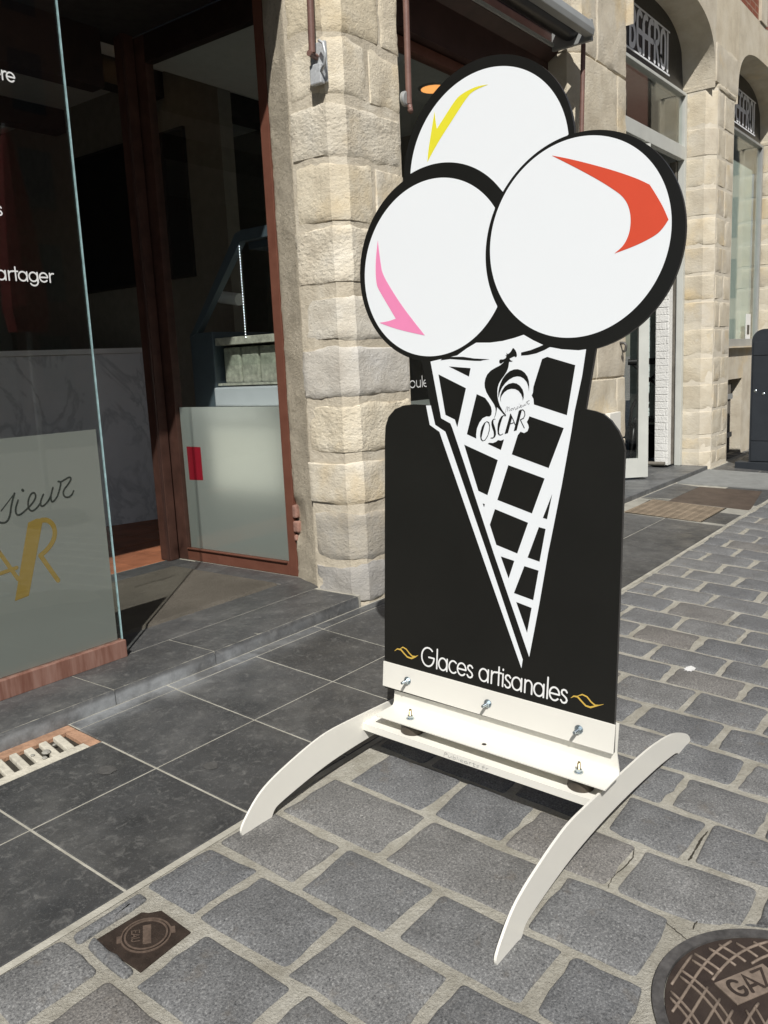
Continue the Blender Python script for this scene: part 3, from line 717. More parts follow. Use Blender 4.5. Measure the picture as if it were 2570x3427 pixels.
oo = [(440,1545),(480,1565),(497,1630),(490,1720),(460,1820),(410,1900),(360,1920),(325,1890),(312,1820),(320,1740),(345,1650),(390,1575)]
oi = [(435,1560),(465,1580),(483,1640),(475,1720),(450,1810),(405,1885),(370,1905),(345,1880),(340,1850),(365,1740),(395,1630),(415,1575)]
m = MB(); q = len(oo); m.add([pan(ZR(*p), LY*2) for p in oo+oi], [(i, (i+1) % q, q+(i+1) % q, q+i) for i in range(q)])
for i, pl in enumerate(([(600,1505),(570,1500),(540,1520),(522,1560),(522,1610),(540,1680),(562,1740),(568,1800),(555,1845),(510,1850),(505,1865),(550,1868),(590,1840),(608,1790),(605,1730),(585,1650),(560,1580),(560,1530),(575,1515),(600,1512)],
           [(792,1450),(750,1432),(705,1455),(665,1520),(640,1600),(632,1700),(640,1780),(665,1810),(700,1810),(745,1780),(738,1772),(700,1795),(675,1790),(663,1750),(670,1680),(695,1580),(725,1490),(745,1450),(790,1455)],
           [(765,1785),(830,1765),(905,1480),(872,1405)], [(935,1730),(990,1715),(1090,1330),(1030,1350)])):
    m.poly([pan(ZR(*p), LY*2+.00005*i) for p in pl])
def inkline(mb, pts, wd, lift): ribbon(mb, [pan(ZR(*p)) for p in pts], wd, -PN, lift)
inkline(m, [(880,1412),(930,1520),(966,1612)], .0026, LY*2+.0003); inkline(m, [(878,1595),(948,1570)], .0022, LY*2+.0004)
inkline(m, [(1062,1342),(1108,1334),(1140,1368),(1147,1430),(1120,1490),(1062,1520)], .0026, LY*2+.0003); inkline(m, [(1062,1520),(1135,1670)], .0026, LY*2+.0004)
m.build('lettering', 'sign_black', board)
m = MB()
for i, l in enumerate(([(785,1388),(800,1310),(815,1272),(828,1295),(818,1365)], [(818,1365),(838,1290),(855,1280),(858,1310),(850,1355),(868,1350)], [(905,1310),(880,1325),(885,1350),(908,1340),(905,1310),(925,1305)],
           [(925,1305),(932,1340)], [(932,1330),(952,1290),(965,1300),(968,1335),(985,1325)], [(985,1325),(1010,1270),(1018,1310),(995,1320)], [(1035,1265),(1038,1298),(1058,1285)], [(1040,1232),(1043,1228)],
           [(1060,1275),(1085,1250),(1070,1243),(1060,1270),(1078,1290),(1100,1272)], [(1110,1245),(1110,1268),(1130,1258),(1140,1225),(1142,1255),(1165,1240)], [(1165,1245),(1172,1200),(1188,1180),(1215,1168),(1230,1160)], [(1188,1185),(1200,1225),(1222,1230),(1232,1215)])):
    inkline(m, l, .0011, LY*2+.00005*i)
m.build('lettering', 'grey_ink', board)
# "Glaces artisanales" with gold flourishes
bl0 = pan(ZG(133,163)); bl1 = pan(ZG(1212,452)); eu = (bl1-bl0).normalized(); ev = (EZp - eu*EZp.dot(eu)).normalized()
m = MB(); xh = (pan(ZG(1060,405))-pan(ZG(1066,250))).length/1.62
lettering(m, list('Glaces artisanales'), bl0, eu, ev, xh, .0054, LY, width=(bl1-bl0).length+.004)
m.build('lettering', 'letter_white', board)
for sx in (0, 1):
    m = MB()
    if sx == 0: A_ = [(130,605),(148,592),(170,598),(190,622),(210,643),(235,651),(258,642),(275,632)]; B_ = [(160,594),(182,582),(202,594),(222,620),(240,638),(262,638)]; ZZ = Z3
    else: A_ = [(1240,410),(1262,397),(1290,402),(1320,436),(1350,468),(1385,480),(1425,470),(1482,458)]; B_ = [(1285,397),(1325,385),(1360,402),(1390,440),(1420,465),(1450,464)]; ZZ = ZG
    ribbon(m, [pan(ZZ(*p)) for p in A_], [.001,.004,.0055,.005,.005,.0055,.004,.001], -PN, LY); ribbon(m, [pan(ZZ(*p)) for p in B_], [.001,.004,.0045,.0045,.0045,.002], -PN, LY*1.3)
    m.build('flourish', 'vinyl_gold', board)
# clamp plate, angle rail, rubber blocks, crossbar, feet
def obox(mb, a0, a1, b0, b1, l0, l1):
    """box on the board: a,b on the panel, l = how far it stands in front of the face"""
    v = [ab(a, b, l) for l in (l0, l1) for a, b in ((a0,b0),(a1,b0),(a1,b1),(a0,b1))]
    mb.add(v, [(0,1,2,3),(7,6,5,4),(0,4,5,1),(1,5,6,2),(2,6,7,3),(3,7,4,0)])
m = MB(); obox(m, -.401, .424, .030, .1175, .0004, .0046); m.build('clamp_plate', 'cream_paint', sign, bevel=.0012)
def rail_pt(x, y, dz=0): return Vector((x, y, .2016 + .04684*y + dz))
y0, y1 = .868, 1.675; BK = TB+.001
m = MB()
prof = []          # (x offset along lift, b) profile of the bent angle: upright behind the board, bend, flange to the front
up0 = ab(.0, .1175, -BK); 
def rail_prof(a, y):
    top = ab(a, .1175, -BK); low = ab(a, .030, -BK); c = rail_pt(2.1705, y); f = rail_pt(2.067, y)
    P = [top, low]
    for k in range(1, 6):
        t = k/6; p = (low*(1-t) + Vector((c.x, y, c.z))*t)
        P.append(p)
    P += [rail_pt(2.166, y, .0005), rail_pt(2.155, y, -.0005), rail_pt(2.067, y, 0)]
    P2 = [top+PN*.004, low+PN*.004] + [p+PN*.004 for p in P[2:7]] + [rail_pt(2.170, y, -.0045), rail_pt(2.155, y, -.0045), rail_pt(2.067, y, -.004)]
    return P, P2
A1, B1 = rail_prof(-.405, y0); A2, B2 = rail_prof(.385, y1); k = len(A1)
m.add(A1+B1+A2+B2, [(i, i+1, 2*k+i+1, 2*k+i) for i in range(k-1)] + [(k+i, 3*k+i, 3*k+i+1, k+i+1) for i in range(k-1)] + [(i, k+i, k+i+1, i+1) for i in range(k-1)] + [(2*k+i, 2*k+i+1, 3*k+i+1, 3*k+i) for i in range(k-1)] + [(k-1, 2*k-1, 4*k-1, 3*k-1), (0, 2*k, 3*k, k)])
m.build('angle_rail', 'cream_paint', sign, smooth=True, autos=35)
m = MB(); D_ = .042
m.prism([rail_pt(2.062, .893, -D_), rail_pt(2.172, .893, -D_), rail_pt(2.172, .893, -D_-.005), rail_pt(2.067, .893, -D_-.005), rail_pt(2.067, .893, -D_-.024), rail_pt(2.062, .893, -D_-.024)], rail_pt(2, 1.727)-rail_pt(2, .893))
m.build('crossbar', 'cream_paint', sign)
m = MB(); q0 = rail_pt(2.0615, 1.40, -D_-.018); q1 = rail_pt(2.0615, 1.235, -D_-.018)
pub = [[(0,0),(.2,1.5),(.6,1.5),(.7,1.1),(.2,.8)],[(.9,.9),(.9,.2),(1.2,0),(1.5,.9),(1.5,0)],[(1.9,1.5),(1.8,0),(2.3,.2),(2.3,.8),(1.9,.8)],[(2.7,1.5),(2.6,0)],[(3.0,.9),(3.0,0)],[(3.8,.8),(3.3,.7),(3.3,.1),(3.8,.1)],[(4.5,.9),(4.0,.6),(4.1,0),(4.6,.2),(4.5,.9),(4.7,0)],[(5.0,0),(5.0,.9),(5.4,.9)],[(5.9,1.4),(5.8,0),(6.1,0)],[(5.6,.9),(6.2,.9)],[(6.9,.9),(6.4,.7),(6.8,.3),(6.4,0)],[(7.2,0),(7.25,.05)],[(7.9,1.5),(7.6,1.2),(7.6,-.3)],[(7.4,.8),(8.0,.8)],[(8.2,0),(8.2,.9),(8.6,.9)]]
eu = (q1-q0).normalized(); L_ = (q1-q0).length/8.8
for i, l in enumerate(pub): ribbon(m, [q0 + eu*(x*L_) + Vector((0,0,1))*(y*.0085) for x, y in l], .0009, Vector((-1,0,0)), .0008+.00004*i)
m.build('lettering', 'grey_ink', sign)
def bolt(o, ax, mat_shaft, ln, name='bolt'):
    ax = Vector(ax).normalized(); m = MB()
    m.lathe(o, ax, [(.0135,0),(.0135,.0018),(.0125,.0024)], 24)
    b = m.build(name, 'zinc_bolt', sign, smooth=True, autos=30)
    m = MB(); m.lathe(Vector(o)+ax*.0024, ax, [(.0096,0),(.0096,.0075),(.0085,.0088)], 6); m.build('nut', 'zinc_bolt', b)
    m = MB(); P = [(.0052,0)]
    for k in range(int((ln-.012)/.0016)): P += [(.0052,.010+k*.0016), (.0046,.0108+k*.0016)]
    P += [(.0044, ln)]; m.lathe(Vector(o)+ax*.002, ax, P, 14); m.build('threaded_shaft', mat_shaft, b, smooth=True, autos=20)
for a, b in ((.320,.073),(.011,.074),(-.294,.075)): bolt(ab(a, b, .0048), -PN, 'zinc_bolt', .032)
for y in (.968, 1.564): bolt(rail_pt(2.113, y, .0006), (0,-.047,1), 'brass_bolt', .030)
for y in (.962, 1.558):
    m = MB(); m.lathe(rail_pt(2.113, y, -D_+.0002), (0,-.047,1), [(.0375,0),(.0385,.003),(.0375,.010),(.0375,.030),(.0385,.036),(.037,.0378)], 36); m.build('rubber_block', 'rubber', sign, smooth=True, autos=40)
m = MB(); m.lathe(rail_pt(2.100, 1.275, .0004), (0,-.047,1), [(.0072,0),(.0072,.0003)], 18); m.build('drill_hole', 'drain_dark', sign)
ARM = [(1.497,.0),(1.490,.018),(1.512,.046),(1.573,.097),(1.640,.122),(1.718,.141),(1.800,.158),(1.883,.169),(1.985,.166),(2.089,.161),(2.237,.153),(2.360,.146),(2.475,.138),(2.608,.118),(2.690,.100),(2.754,.079),(2.832,.046),(2.868,.020),(2.878,.003),(2.872,0),(2.752,0),(2.742,.010),(2.712,.020),(2.640,.030),(2.543,.042),(2.353,.057),(2.230,.064),(2.109,.068),(2.0,.067),(1.890,.063),(1.790,.052),(1.699,.038),(1.645,.028),(1.628,.020),(1.617,.004),(1.612,0)]
def chaikin(P, keep):
    for _ in range(2):
        o = []; kk = set()
        for i, p in enumerate(P):
            a = P[i-1]; b = P[(i+1) % len(P)]
            if i in keep: kk.add(len(o)); o.append(p)
            else: o += [((p[0]*3+a[0])/4, (p[1]*3+a[1])/4), ((p[0]*3+b[0])/4, (p[1]*3+b[1])/4)]
        P = o; keep = kk
    return P
ARM = chaikin(ARM, {0, 19, 20, 35, 34})
for yc in (.892, 1.730):
    m = MB(); P = [Vector((x, yc-.003, gz(yc)+z+.0015)) for x, z in ARM]; m.prism(P, (0,.007,0)); m.build('foot', 'cream_paint', sign)

# ------------------------------------------------------------------ ice cream shop building
shop = thing('ice_cream_shop', (3.6, 3.0, .17), 'stone fronted ice cream shop with brown window frames and open entrance', 'shop')
# pier between entrance and the next window
core = MB(); core.prism([(3.3435,3.07,.12),(3.3435,2.8245,.12),(3.4135,2.7685,.12),(3.872,2.7685,.12),(3.872,3.12,.12),(3.47,3.12,.12)], (0,0,4.7))
pier = core.build('stone_pier', 'lime_mortar', shop)
CZ = [(.175,.375),(.412,.668),(.706,.938),(.978,1.243),(1.272,1.530),(1.566,1.790),(1.842,2.125),(2.142,2.425),(2.446,2.700),(2.724,2.985),(3.020,3.300),(3.325,3.60),(3.625,3.92),(3.945,4.25),(4.28,4.60)]
XJ = [3.60,3.86,3.615,3.86,3.862,3.63,3.862,3.60,3.86,3.585,3.70,3.86,3.60,3.86,3.62]
for i, (a, b) in enumerate(CZ):
    xj = XJ[i]; r = random.Random(50+i); gm = 'limestone_grey' if i in (0,1) else 'limestone_rough' if i in (3,6,8,11) else 'limestone'
    yb = 3.062 + r.uniform(-.012,.012)
    stone('stone', [(3.340+r.uniform(-.006,.006), yb), (3.336,2.822), (3.412,2.762), (xj,2.762)], a+r.uniform(.002,.012), b-r.uniform(.0,.014), pier, gm, 11.3*i+1, rough=.006 if i > 0 else .011)
    if xj < 3.8: stone('stone', [(xj+.03,2.763), (3.872,2.763)], a+r.uniform(-.004,.008), b-r.uniform(0,.010), pier, gm, 7.7*i+3, rough=.005)
# dark voids at the arris between stone and plaster are left open: a patch of plaster runs from the window frame to the stones
m = MB(); pts = []
NZ, NX = 150, 12
for j in range(NZ+1):
    z = .232 + (3.55-.232)*j/NZ
    for i in range(NX+1):
        t = i/NX; p = Vector((3.488+(3.356-3.488)*t, 3.362+(3.062-3.362)*t, z)); nn = Vector((-.915,-.402,0))
        if i == 0: p += Vector((.402,-.915,0))*(-.010*nz((z,0,0), 14)-.008*nz((z,1,0), 45))
        if i == NX: p += Vector((-.402,-.915,0))*(.012*nz((z,5,0), 11)+.006*nz((z,7,0), 40))
        p += nn*(.010*nz(p, 7, 3)+.005*nz(p, 24, 3) - (.03 if i in (0, NX) else 0) + .004)
        if .44 < z < .72 and t < .55: p -= nn*.05*math.sin((z-.44)/.28*math.pi)*(1-t)
        pts.append(p)
m.add(pts, [(j*(NX+1)+i, j*(NX+1)+i+1, (j+1)*(NX+1)+i+1, (j+1)*(NX+1)+i) for j in range(NZ) for i in range(NX)])
jamb = m.build('plaster_jamb', 'rough_plaster', shop, smooth=True)
for k, (za, zb) in enumerate(((.50,.565),(.585,.66),(.45,.485))):
    m = MB(); r = random.Random(k)
    m.box((3.466,3.306+.012*k,za), (3.512,3.352,zb), rot=.15*k-.1); m.build('brick', 'old_brick', jamb, bevel=.010)
# side window of the entrance (plane x = 3.48)
wx = 3.480
win = MB()
for a, b in (((wx,3.352,.2325),(wx+.06,3.415,3.40)), ((wx+.001,3.4155,.2325),(wx+.061,4.3295,.308))): win.box(a, b)
wf = win.build('side_window', 'brown_frame', shop, bevel=.003)
m = MB(); m.box((wx+.001,3.4155,3.263), (wx+.061,4.3295,3.418)); m.build('top_rail', 'dark_and_shaded_wood', wf, bevel=.003)  # brown rail coloured near black to carry the shade under the head
m = MB(); m.box((wx,4.330,.2325), (wx+.06,4.452,3.417)); m.build('left_stile', 'shade_brown', wf, bevel=.003)
m = MB(); m.box((wx+.022,3.412,.304), (wx+.030,4.334,3.267)); m.build('pane', 'glass', wf)
m = MB(); m.poly([(wx+.0325,3.417,.310),(wx+.0325,4.328,.310),(wx+.0325,4.328,1.2235),(wx+.0325,3.417,1.2235)]); m.build('frosted_film', 'frosted_film', wf)
m = MB(); m.poly([(wx+.0316,4.290,.973),(wx+.0316,4.156,.972),(wx+.0316,4.156,.761),(wx+.0316,4.288,.758)]); m.build('sticker', 'red_sticker', wf, label='plain dark red sticker on the frosted glass')
m = MB(); m.box((wx-.012,3.425,.308), (wx-.001,4.32,.314)); m.build('glazing_bead', 'brown_frame', wf)
# door post with folded leaves at the back of the entrance
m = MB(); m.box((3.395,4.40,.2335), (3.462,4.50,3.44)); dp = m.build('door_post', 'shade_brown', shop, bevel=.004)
m = MB(); m.box((3.383,4.405,.2335), (3.394,4.425,3.44)); m.build('track', 'dark_brown', dp)
# head of the entrance: lintel, soffit
m = MB(); m.box((-3.0,3.045,3.46), (3.36,3.30,4.75)); m.build('lintel', 'dark_and_shaded_wood', shop)
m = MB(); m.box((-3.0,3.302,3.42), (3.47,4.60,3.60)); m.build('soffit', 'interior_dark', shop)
m = MB(); m.box((-3.0,4.44,3.10), (3.26,4.56,3.419)); m.build('door_head', 'dark_and_shaded_wood', shop)
# room inside
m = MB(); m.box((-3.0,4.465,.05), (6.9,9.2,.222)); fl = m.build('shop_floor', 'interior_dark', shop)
for i in range(12):
    for j in range(8):
        x0 = 1.05+i*.305; ya = 4.468+j*.305
        if x0 > 4.3: continue
        m = MB(); slab(m, x0+.003, x0+.302, ya+.003, ya+.302, .2305, th=.02, sd=i*9+j, slope=False); m.build('tile', 'terracotta', fl)
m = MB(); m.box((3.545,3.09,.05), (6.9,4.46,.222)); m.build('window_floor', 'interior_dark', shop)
m = MB(); m.box((-3.0,4.605,3.75), (6.9,9.2,3.9)); m.build('ceiling', 'interior_ceiling', shop)
m = MB(); m.box((3.55,3.12,3.36), (6.9,4.60,3.50)); m.build('window_ceiling', 'interior_ceiling', shop)
for k, y in enumerate((5.55, 6.9)):
    m = MB(); m.box((-3.0,y,3.56), (6.9,y+.16,3.749)); m.build('beam', 'interior_dark', shop)
m = MB(); m.box((-3.1,9.2,.05), (7.0,9.3,3.9)); m.build('back_wall', 'interior_wall', shop)
m = MB(); m.box((4.62,4.95,.2225), (4.75,9.19,3.749)); m.build('side_wall', 'interior_wall', shop)
m = MB(); m.box((-3.1,3.3,.05), (-3.0,9.2,3.9)); m.build('end_wall', 'interior_wall', shop)
# window bay two
w2 = MB()
for a, b in (((3.89,3.045,.235),(3.95,3.12,3.30)), ((6.00,3.045,.235),(6.06,3.12,3.30)), ((3.9505,3.046,.235),(5.9995,3.119,.31)), ((3.9505,3.046,3.24),(5.9995,3.119,3.30))): w2.box(a, b)
w2f = w2.build('shop_window', 'brown_frame', shop, bevel=.003)
m = MB(); m.box((3.945,3.078,.305), (6.005,3.086,3.245)); m.build('pane', 'glass', w2f)
m = MB(); m.poly([(3.951,3.0895,.311),(5.999,3.0895,.311),(5.999,3.0895,1.20),(3.951,3.0895,1.20)]); m.build('frosted_film', 'frosted_film', w2f)
m = MB(); lettering(m, list('oules'), (4.297,3.077,1.283), (1,0,0), (0,0,1), .042, .0062, .0008, .26); m.build('lettering', 'letter_white', w2f)
m = MB(); m.box((3.874,2.80,.12), (6.09,3.13,.2345)); m.build('window_sill', 'slate_step', shop, bevel=.004)
m = MB(); m.prism([(3.874,2.985,3.31),(3.874,2.985,3.55),(3.874,2.90,3.60),(3.874,2.90,3.80),(3.874,3.14,3.80),(3.874,3.14,3.31)], (2.19,0,0)); m.build('window_head', 'dark_brown', shop)
m = MB(); m.box((3.874,2.80,3.86), (6.06,3.14,4.72)); m.build('upper_lintel', 'limestone', shop)
m = MB(); m.box((-3.0,2.775,4.755), (7.0,3.2,9.6)); m.build('upper_wall', 'brick_wall', shop)
m = MB(); m.box((-3.0,2.79,4.30), (3.34,3.04,4.75)); m.build('fascia', 'dark_and_shaded_wood', shop)

# ------------------------------------------------------------------ glass screen on the left
scr = thing('glass_screen', (1.0, 3.08, ZS), 'tall frosted glass screen with gold lettering on a reddish brown plinth', 'glass screen')
m = MB(); m.box((-2.4,3.055,ZS), (2.081,3.108,.308)); m.build('plinth', 'brown_plinth', scr, bevel=.002)
m = MB(); m.box((-2.4,3.0742,.309), (2.0755,3.0838,3.46)); pane = m.build('pane', 'glass', scr)
m = MB(); m.box((2.0760,3.0740,.309), (2.0800,3.0840,3.46)); m.build('polished_edge', 'glass_edge', scr, bevel=.0008)
m = MB(); m.poly([(-2.4,3.0862,.310),(2.060,3.0862,.310),(2.060,3.0862,1.2215),(-2.4,3.0862,1.2215)]); m.build('frosted_film', 'frosted_film', scr)
yl = 3.0735
def word(mb, chars, xr, z, size, wt):
    tot = sum(GLY[c][0] for c in chars)*size; lettering(mb, chars, (xr-tot, yl, z), (1,0,0), (0,0,1), size, wt, .0006)
for wd_, xr, zz_, sz in (('ere', 1.868, 2.520, .031), ('s', 1.757, 2.038, .031), ('partager', 1.935, 1.806, .0335)):
    m = MB(); word(m, list(wd_), xr, zz_, sz, .0057); m.build('lettering', 'letter_white', scr)
yl = 3.0859
ZA = zoom(0,800,1.659); ZB = zoom(0,1700,1.659)
def soft(pts, it=2):
    for _ in range(it):
        o = [pts[0]]
        for a, b in zip(pts[:-1], pts[1:]): o += [(a[0]*.75+b[0]*.25, a[1]*.75+b[1]*.25), (a[0]*.25+b[0]*.75, a[1]*.25+b[1]*.75)]
        pts = o + [pts[-1]]
    return pts
def pline(mb, Zf, pts, wd, k):
    if len(pts) > 2: pts = soft(pts)
    ribbon(mb, [onY(Zf(*p), yl) for p in pts], wd, Vector((0,-1,0)), .0004+.00004*k)
m = MB()
for k, (l, wd) in enumerate((([(-60,1520),(-20,1565),(8,1578),(38,1572),(56,1535),(62,1475),(80,1412)], .0080), ([(80,1412),(40,1465),(5,1510)], .0045), ([(100,1450),(84,1500),(90,1532),(112,1532),(146,1502)], .0074), ([(124,1393),(127,1397)], .0110),
        ([(146,1502),(180,1468),(200,1432),(192,1407),(172,1412),(155,1450),(156,1495),(176,1514),(205,1494),(226,1462)], .0074), ([(240,1418),(222,1462),(228,1486),(248,1478),(278,1440),(293,1380)], .0074), ([(293,1380),(280,1430),(285,1460),(300,1455),(318,1428)], .0074),
        ([(318,1428),(332,1385),(338,1348),(322,1346)], .0074), ([(338,1348),(360,1335),(385,1320),(396,1330),(378,1362),(350,1395),(352,1428),(376,1436),(398,1422),(408,1398)], .0074))): pline(m, ZA, l, wd, k)
m.build('lettering', 'film_ink', scr)
m = MB()
def ppoly(mb, Zf, pts, k): mb.poly([onY(Zf(*p), yl) + Vector((0,-.0004-.00004*k,0)) for p in pts])
ppoly(m, ZB, [(82,517),(160,487),(236,76),(240,58),(200,60),(155,82)], 0)
pline(m, ZB, [(232,68),(262,66),(292,88),(306,130),(298,180),(262,232),(224,264)], .0200, 1); pline(m, ZB, [(224,264),(272,332),(322,402)], .0190, 2)
pline(m, ZB, [(-60,170),(30,295),(100,395)], .0160, 3); pline(m, ZB, [(-40,378),(40,350),(92,332)], .0150, 4); pline(m, ZB, [(-120,560),(-70,330),(-55,170)], .045, 5)
m.build('lettering', 'film_gold', scr)

# ------------------------------------------------------------------ things at and in the shop
m = MB(); n_, q_ = 90, 60; vs = []
for j in range(q_+1):
    for i in range(n_+1):
        x = 1.2 + (3.298-1.2)*i/n_; y = 3.322 + (4.238-3.322)*j/q_
        e = i in (0, n_) or j in (0, q_)
        vs.append((x + (.004*nz((x,y,0), 60) if i in (0,n_) else 0), y + (.004*nz((x,y,0), 60) if j in (0,q_) else 0), .2305 if e else .2455+.0015*nz((x,y,2), 40)))
m.add(vs, [(j*(n_+1)+i, j*(n_+1)+i+1, (j+1)*(n_+1)+i+1, (j+1)*(n_+1)+i) for j in range(q_) for i in range(n_)])
m.build('door_mat', 'coir_mat', label='brown coir door mat set into the entrance floor', cat='door mat')
cnt_ = thing('counter', (4.0, 6.1, .2305), 'grey veined marble shop counter inside the entrance', 'counter')
c0 = Vector((2.9,6.26,0)); c1 = Vector((4.49,5.80,0)); dv = (c1-c0).normalized(); nv = Vector((-dv.y, dv.x, 0))
m = MB(); m.prism([c0+Vector((0,0,.232)), c1+Vector((0,0,.232)), c1+nv*.5+Vector((0,0,.232)), c0+nv*.5+Vector((0,0,.232))], (0,0,1.385)); m.build('front', 'marble_veined', cnt_)
m = MB(); m.prism([c0-dv*.02-nv*.03+Vector((0,0,1.619)), c1+dv*.02-nv*.03+Vector((0,0,1.619)), c1+dv*.02+nv*.53+Vector((0,0,1.619)), c0-dv*.02+nv*.53+Vector((0,0,1.619))], (0,0,.04)); m.build('worktop', 'marble', cnt_)
# display case
dc = thing('ice_cream_case', (4.1, 3.95, .2225), 'white and slate ice cream display case behind the side window', 'display case')
m = MB(); m.box((3.578,3.37,.70), (4.5,4.06,1.12)); m.build('white_front', 'case_white', dc, bevel=.02, seg=3)
m = MB(); m.box((3.74,3.36,.2235), (4.5,4.215,.64)); m.build('plinth', 'case_slate', dc, bevel=.01)
m = MB(); m.box((3.70,3.36,1.215), (4.5,4.20,1.335)); m.build('shelf_front', 'case_white_shaded', dc, bevel=.01)
m = MB(); m.prism([(3.74,4.222,.2235),(4.52,4.222,.2235),(4.52,4.222,1.69),(3.74,4.222,1.69),(3.74,4.222,1.22)], (0,.22,0)); m.build('end_panel', 'case_slate', dc, bevel=.008)
m = MB(); m.prism([(3.735,4.44,1.66),(3.735,4.36,1.69),(3.735,3.90,2.21),(3.735,3.36,2.215),(3.735,3.36,2.28),(3.735,3.88,2.275),(3.735,3.94,2.26)], (.05,0,0)); m.build('arm', 'case_slate', dc)
m = MB(); m.box((3.752,3.36,1.60), (4.48,4.215,1.648)); tr = m.build('tray_rail', 'steel', dc, bevel=.004)
for k in range(5):
    m = MB(); ya = 3.385+k*.165; m.box((3.80,ya,1.36), (4.40,ya+.15,1.585)); m.build('tub', 'steel', dc, bevel=.012)
m = MB(); m.box((3.753,3.36,1.345), (3.765,4.215,1.36)); m.build('trim', 'steel', dc)
m = MB(); m.box((3.752,3.36,1.47), (3.757,4.215,1.59)); m.build('front_glass', 'glass', dc)
m = MB(); m.box((4.05,3.36,2.216), (4.5,4.15,2.26)); m.build('canopy', 'case_slate', dc)
m = MB(); m.box((3.95,3.40,1.65), (3.956,3.92,2.2)); m.build('back_glass', 'glass', dc)
m = MB()
for k in range(34): m.lathe((3.748,3.922,1.64+k*.0165), (-1,0,0), [(.0026,0),(.0026,.002)], 8)
m.build('led_strip', 'led_white', dc)
m = MB(); m.tube([(4.0,4.40,1.93),(4.0,4.22,1.90)], .04, 16); m.build('paper_roll', 'letter_white', label='white paper roll above the display case', cat='paper roll')
# blackboards
for k, (ya, yb, za, zb, lb) in enumerate(((5.93,6.78,2.20,3.30,'wide blackboard on the dark inner wall'), (5.36,5.60,2.21,3.29,'narrow blackboard beside the wide one'))):
    t = thing('blackboard', (4.6,(ya+yb)/2,za), lb, 'blackboard')
    m = MB(); m.box((4.598,ya,za), (4.618,yb,zb)); m.build('panel', 'blackboard', t)
    m = MB()
    for a, b in (((4.590,ya-.02,za-.02),(4.6185,yb+.02,za)), ((4.590,ya-.02,zb),(4.6185,yb+.02,zb+.02)), ((4.590,ya-.02,za),(4.6185,ya,zb)), ((4.590,yb,za),(4.6185,yb+.02,zb))): m.box(a, b)
    m.build('frame', 'interior_dark', t)
def spot(p, r, mat, z, lb):
    t = thing('ceiling_light', (p[0],p[1],z-.012), lb, 'ceiling light')
    m = MB(); m.lathe((p[0],p[1],z), (0,0,-1), [(r*1.12,0),(r*1.12,.004),(r,.010)], 28); m.build('ring', 'grey_metal', t)
    m = MB(); m.lathe((p[0],p[1],z-.0105), (0,0,-1), [(r*.93,0),(r*.93,.002)], 28); m.build('lamp', mat, t)
spot((4.153,5.396), .045, 'lamp_warm', 3.75, 'small warm spotlight on the ceiling beside the blackboards')
spot((3.399,5.318), .045, 'lamp_warm', 3.75, 'small warm spotlight on the ceiling over the entrance')
lp = onZ((1452,293), 3.36); spot((lp.x,lp.y), .10, 'lamp_orange', 3.36, 'orange round ceiling light behind the shop window')

# closed awnings: one over the entrance (only its arm hangs into view), one over the window
def rod(parent, p_top, p_bot):
    m = MB(); m.tube([p_top, p_bot], .0165, 14); return m.build('arm', 'brown_rod', parent, smooth=True, autos=40)
aw1 = thing('awning', (.5,2.78,4.05), 'closed awning over the entrance, its brown rod ending at a galvanised bracket on the pier', 'awning')
m = MB(); m.tube([(-2.6,2.68,4.12),(3.30,2.68,4.12)], .085, 20); m.build('fabric_roll', 'fascia_black', aw1, smooth=True, autos=40)
A_ = rod(aw1, (3.268,2.80,4.10), (3.272,2.835,2.905))
m = MB(); m.box((3.318,2.795,2.78), (3.336,2.885,2.965)); m.build('bracket', 'galvanised', A_, bevel=.004)
m = MB(); m.tube([(3.335,2.85,2.90),(3.25,2.835,2.90)], .014, 12); m.build('pivot', 'brown_rod', A_, smooth=True, autos=40)
m = MB(); m.tube([(3.285,2.80,2.955),(3.27,2.762,2.93),(3.27,2.752,2.885),(3.275,2.765,2.84),(3.29,2.80,2.82)], .007, 8); m.build('ring', 'galvanised', A_, smooth=True)
m = MB(); m.box((3.285,2.80,2.77), (3.317,2.87,2.86)); m.build('clevis', 'galvanised', A_, bevel=.006)
aw = thing('awning', (5.0,2.75,3.56), 'closed awning with grey front bar above the shop window', 'awning')
B_ = rod(aw, (3.905,2.715,4.0), (3.886,2.715,2.775))
m = MB(); m.lathe((3.872,2.735,2.80), (0,-1,0), [(.038,0),(.038,.014),(.03,.02)], 24); m.build('pivot', 'grey_metal', B_, smooth=True, autos=30)
m = MB(); m.tube([(3.886,2.715,2.79),(3.889,2.71,2.755),(3.880,2.70,2.735),(3.868,2.70,2.745)], .0135, 10); m.build('hook', 'brown_rod', B_, smooth=True)
rod(aw, (6.045,2.70,3.60), (5.975,2.70,2.55))
m = MB(); m.prism([(3.93,2.580,3.602),(3.93,2.572,3.64),(3.93,2.585,3.692),(3.93,2.63,3.698),(3.93,2.65,3.65),(3.93,2.64,3.602)], (2.02,0,0)); m.build('front_bar', 'grey_metal', aw, bevel=.004)
m = MB(); m.tube([(3.93,2.76,3.70),(5.97,2.76,3.70)], .085, 20); m.build('fabric_roll', 'fascia_black', aw, smooth=True, autos=40)
m = MB(); m.box((4.0,2.885,3.605), (6.02,2.899,3.63)); m.build('batten', 'pale_grey_paint', aw)
m = MB(); m.box((5.952,2.60,3.58), (5.985,2.90,3.72)); m.build('end_plate', 'grey_metal', aw, bevel=.004)

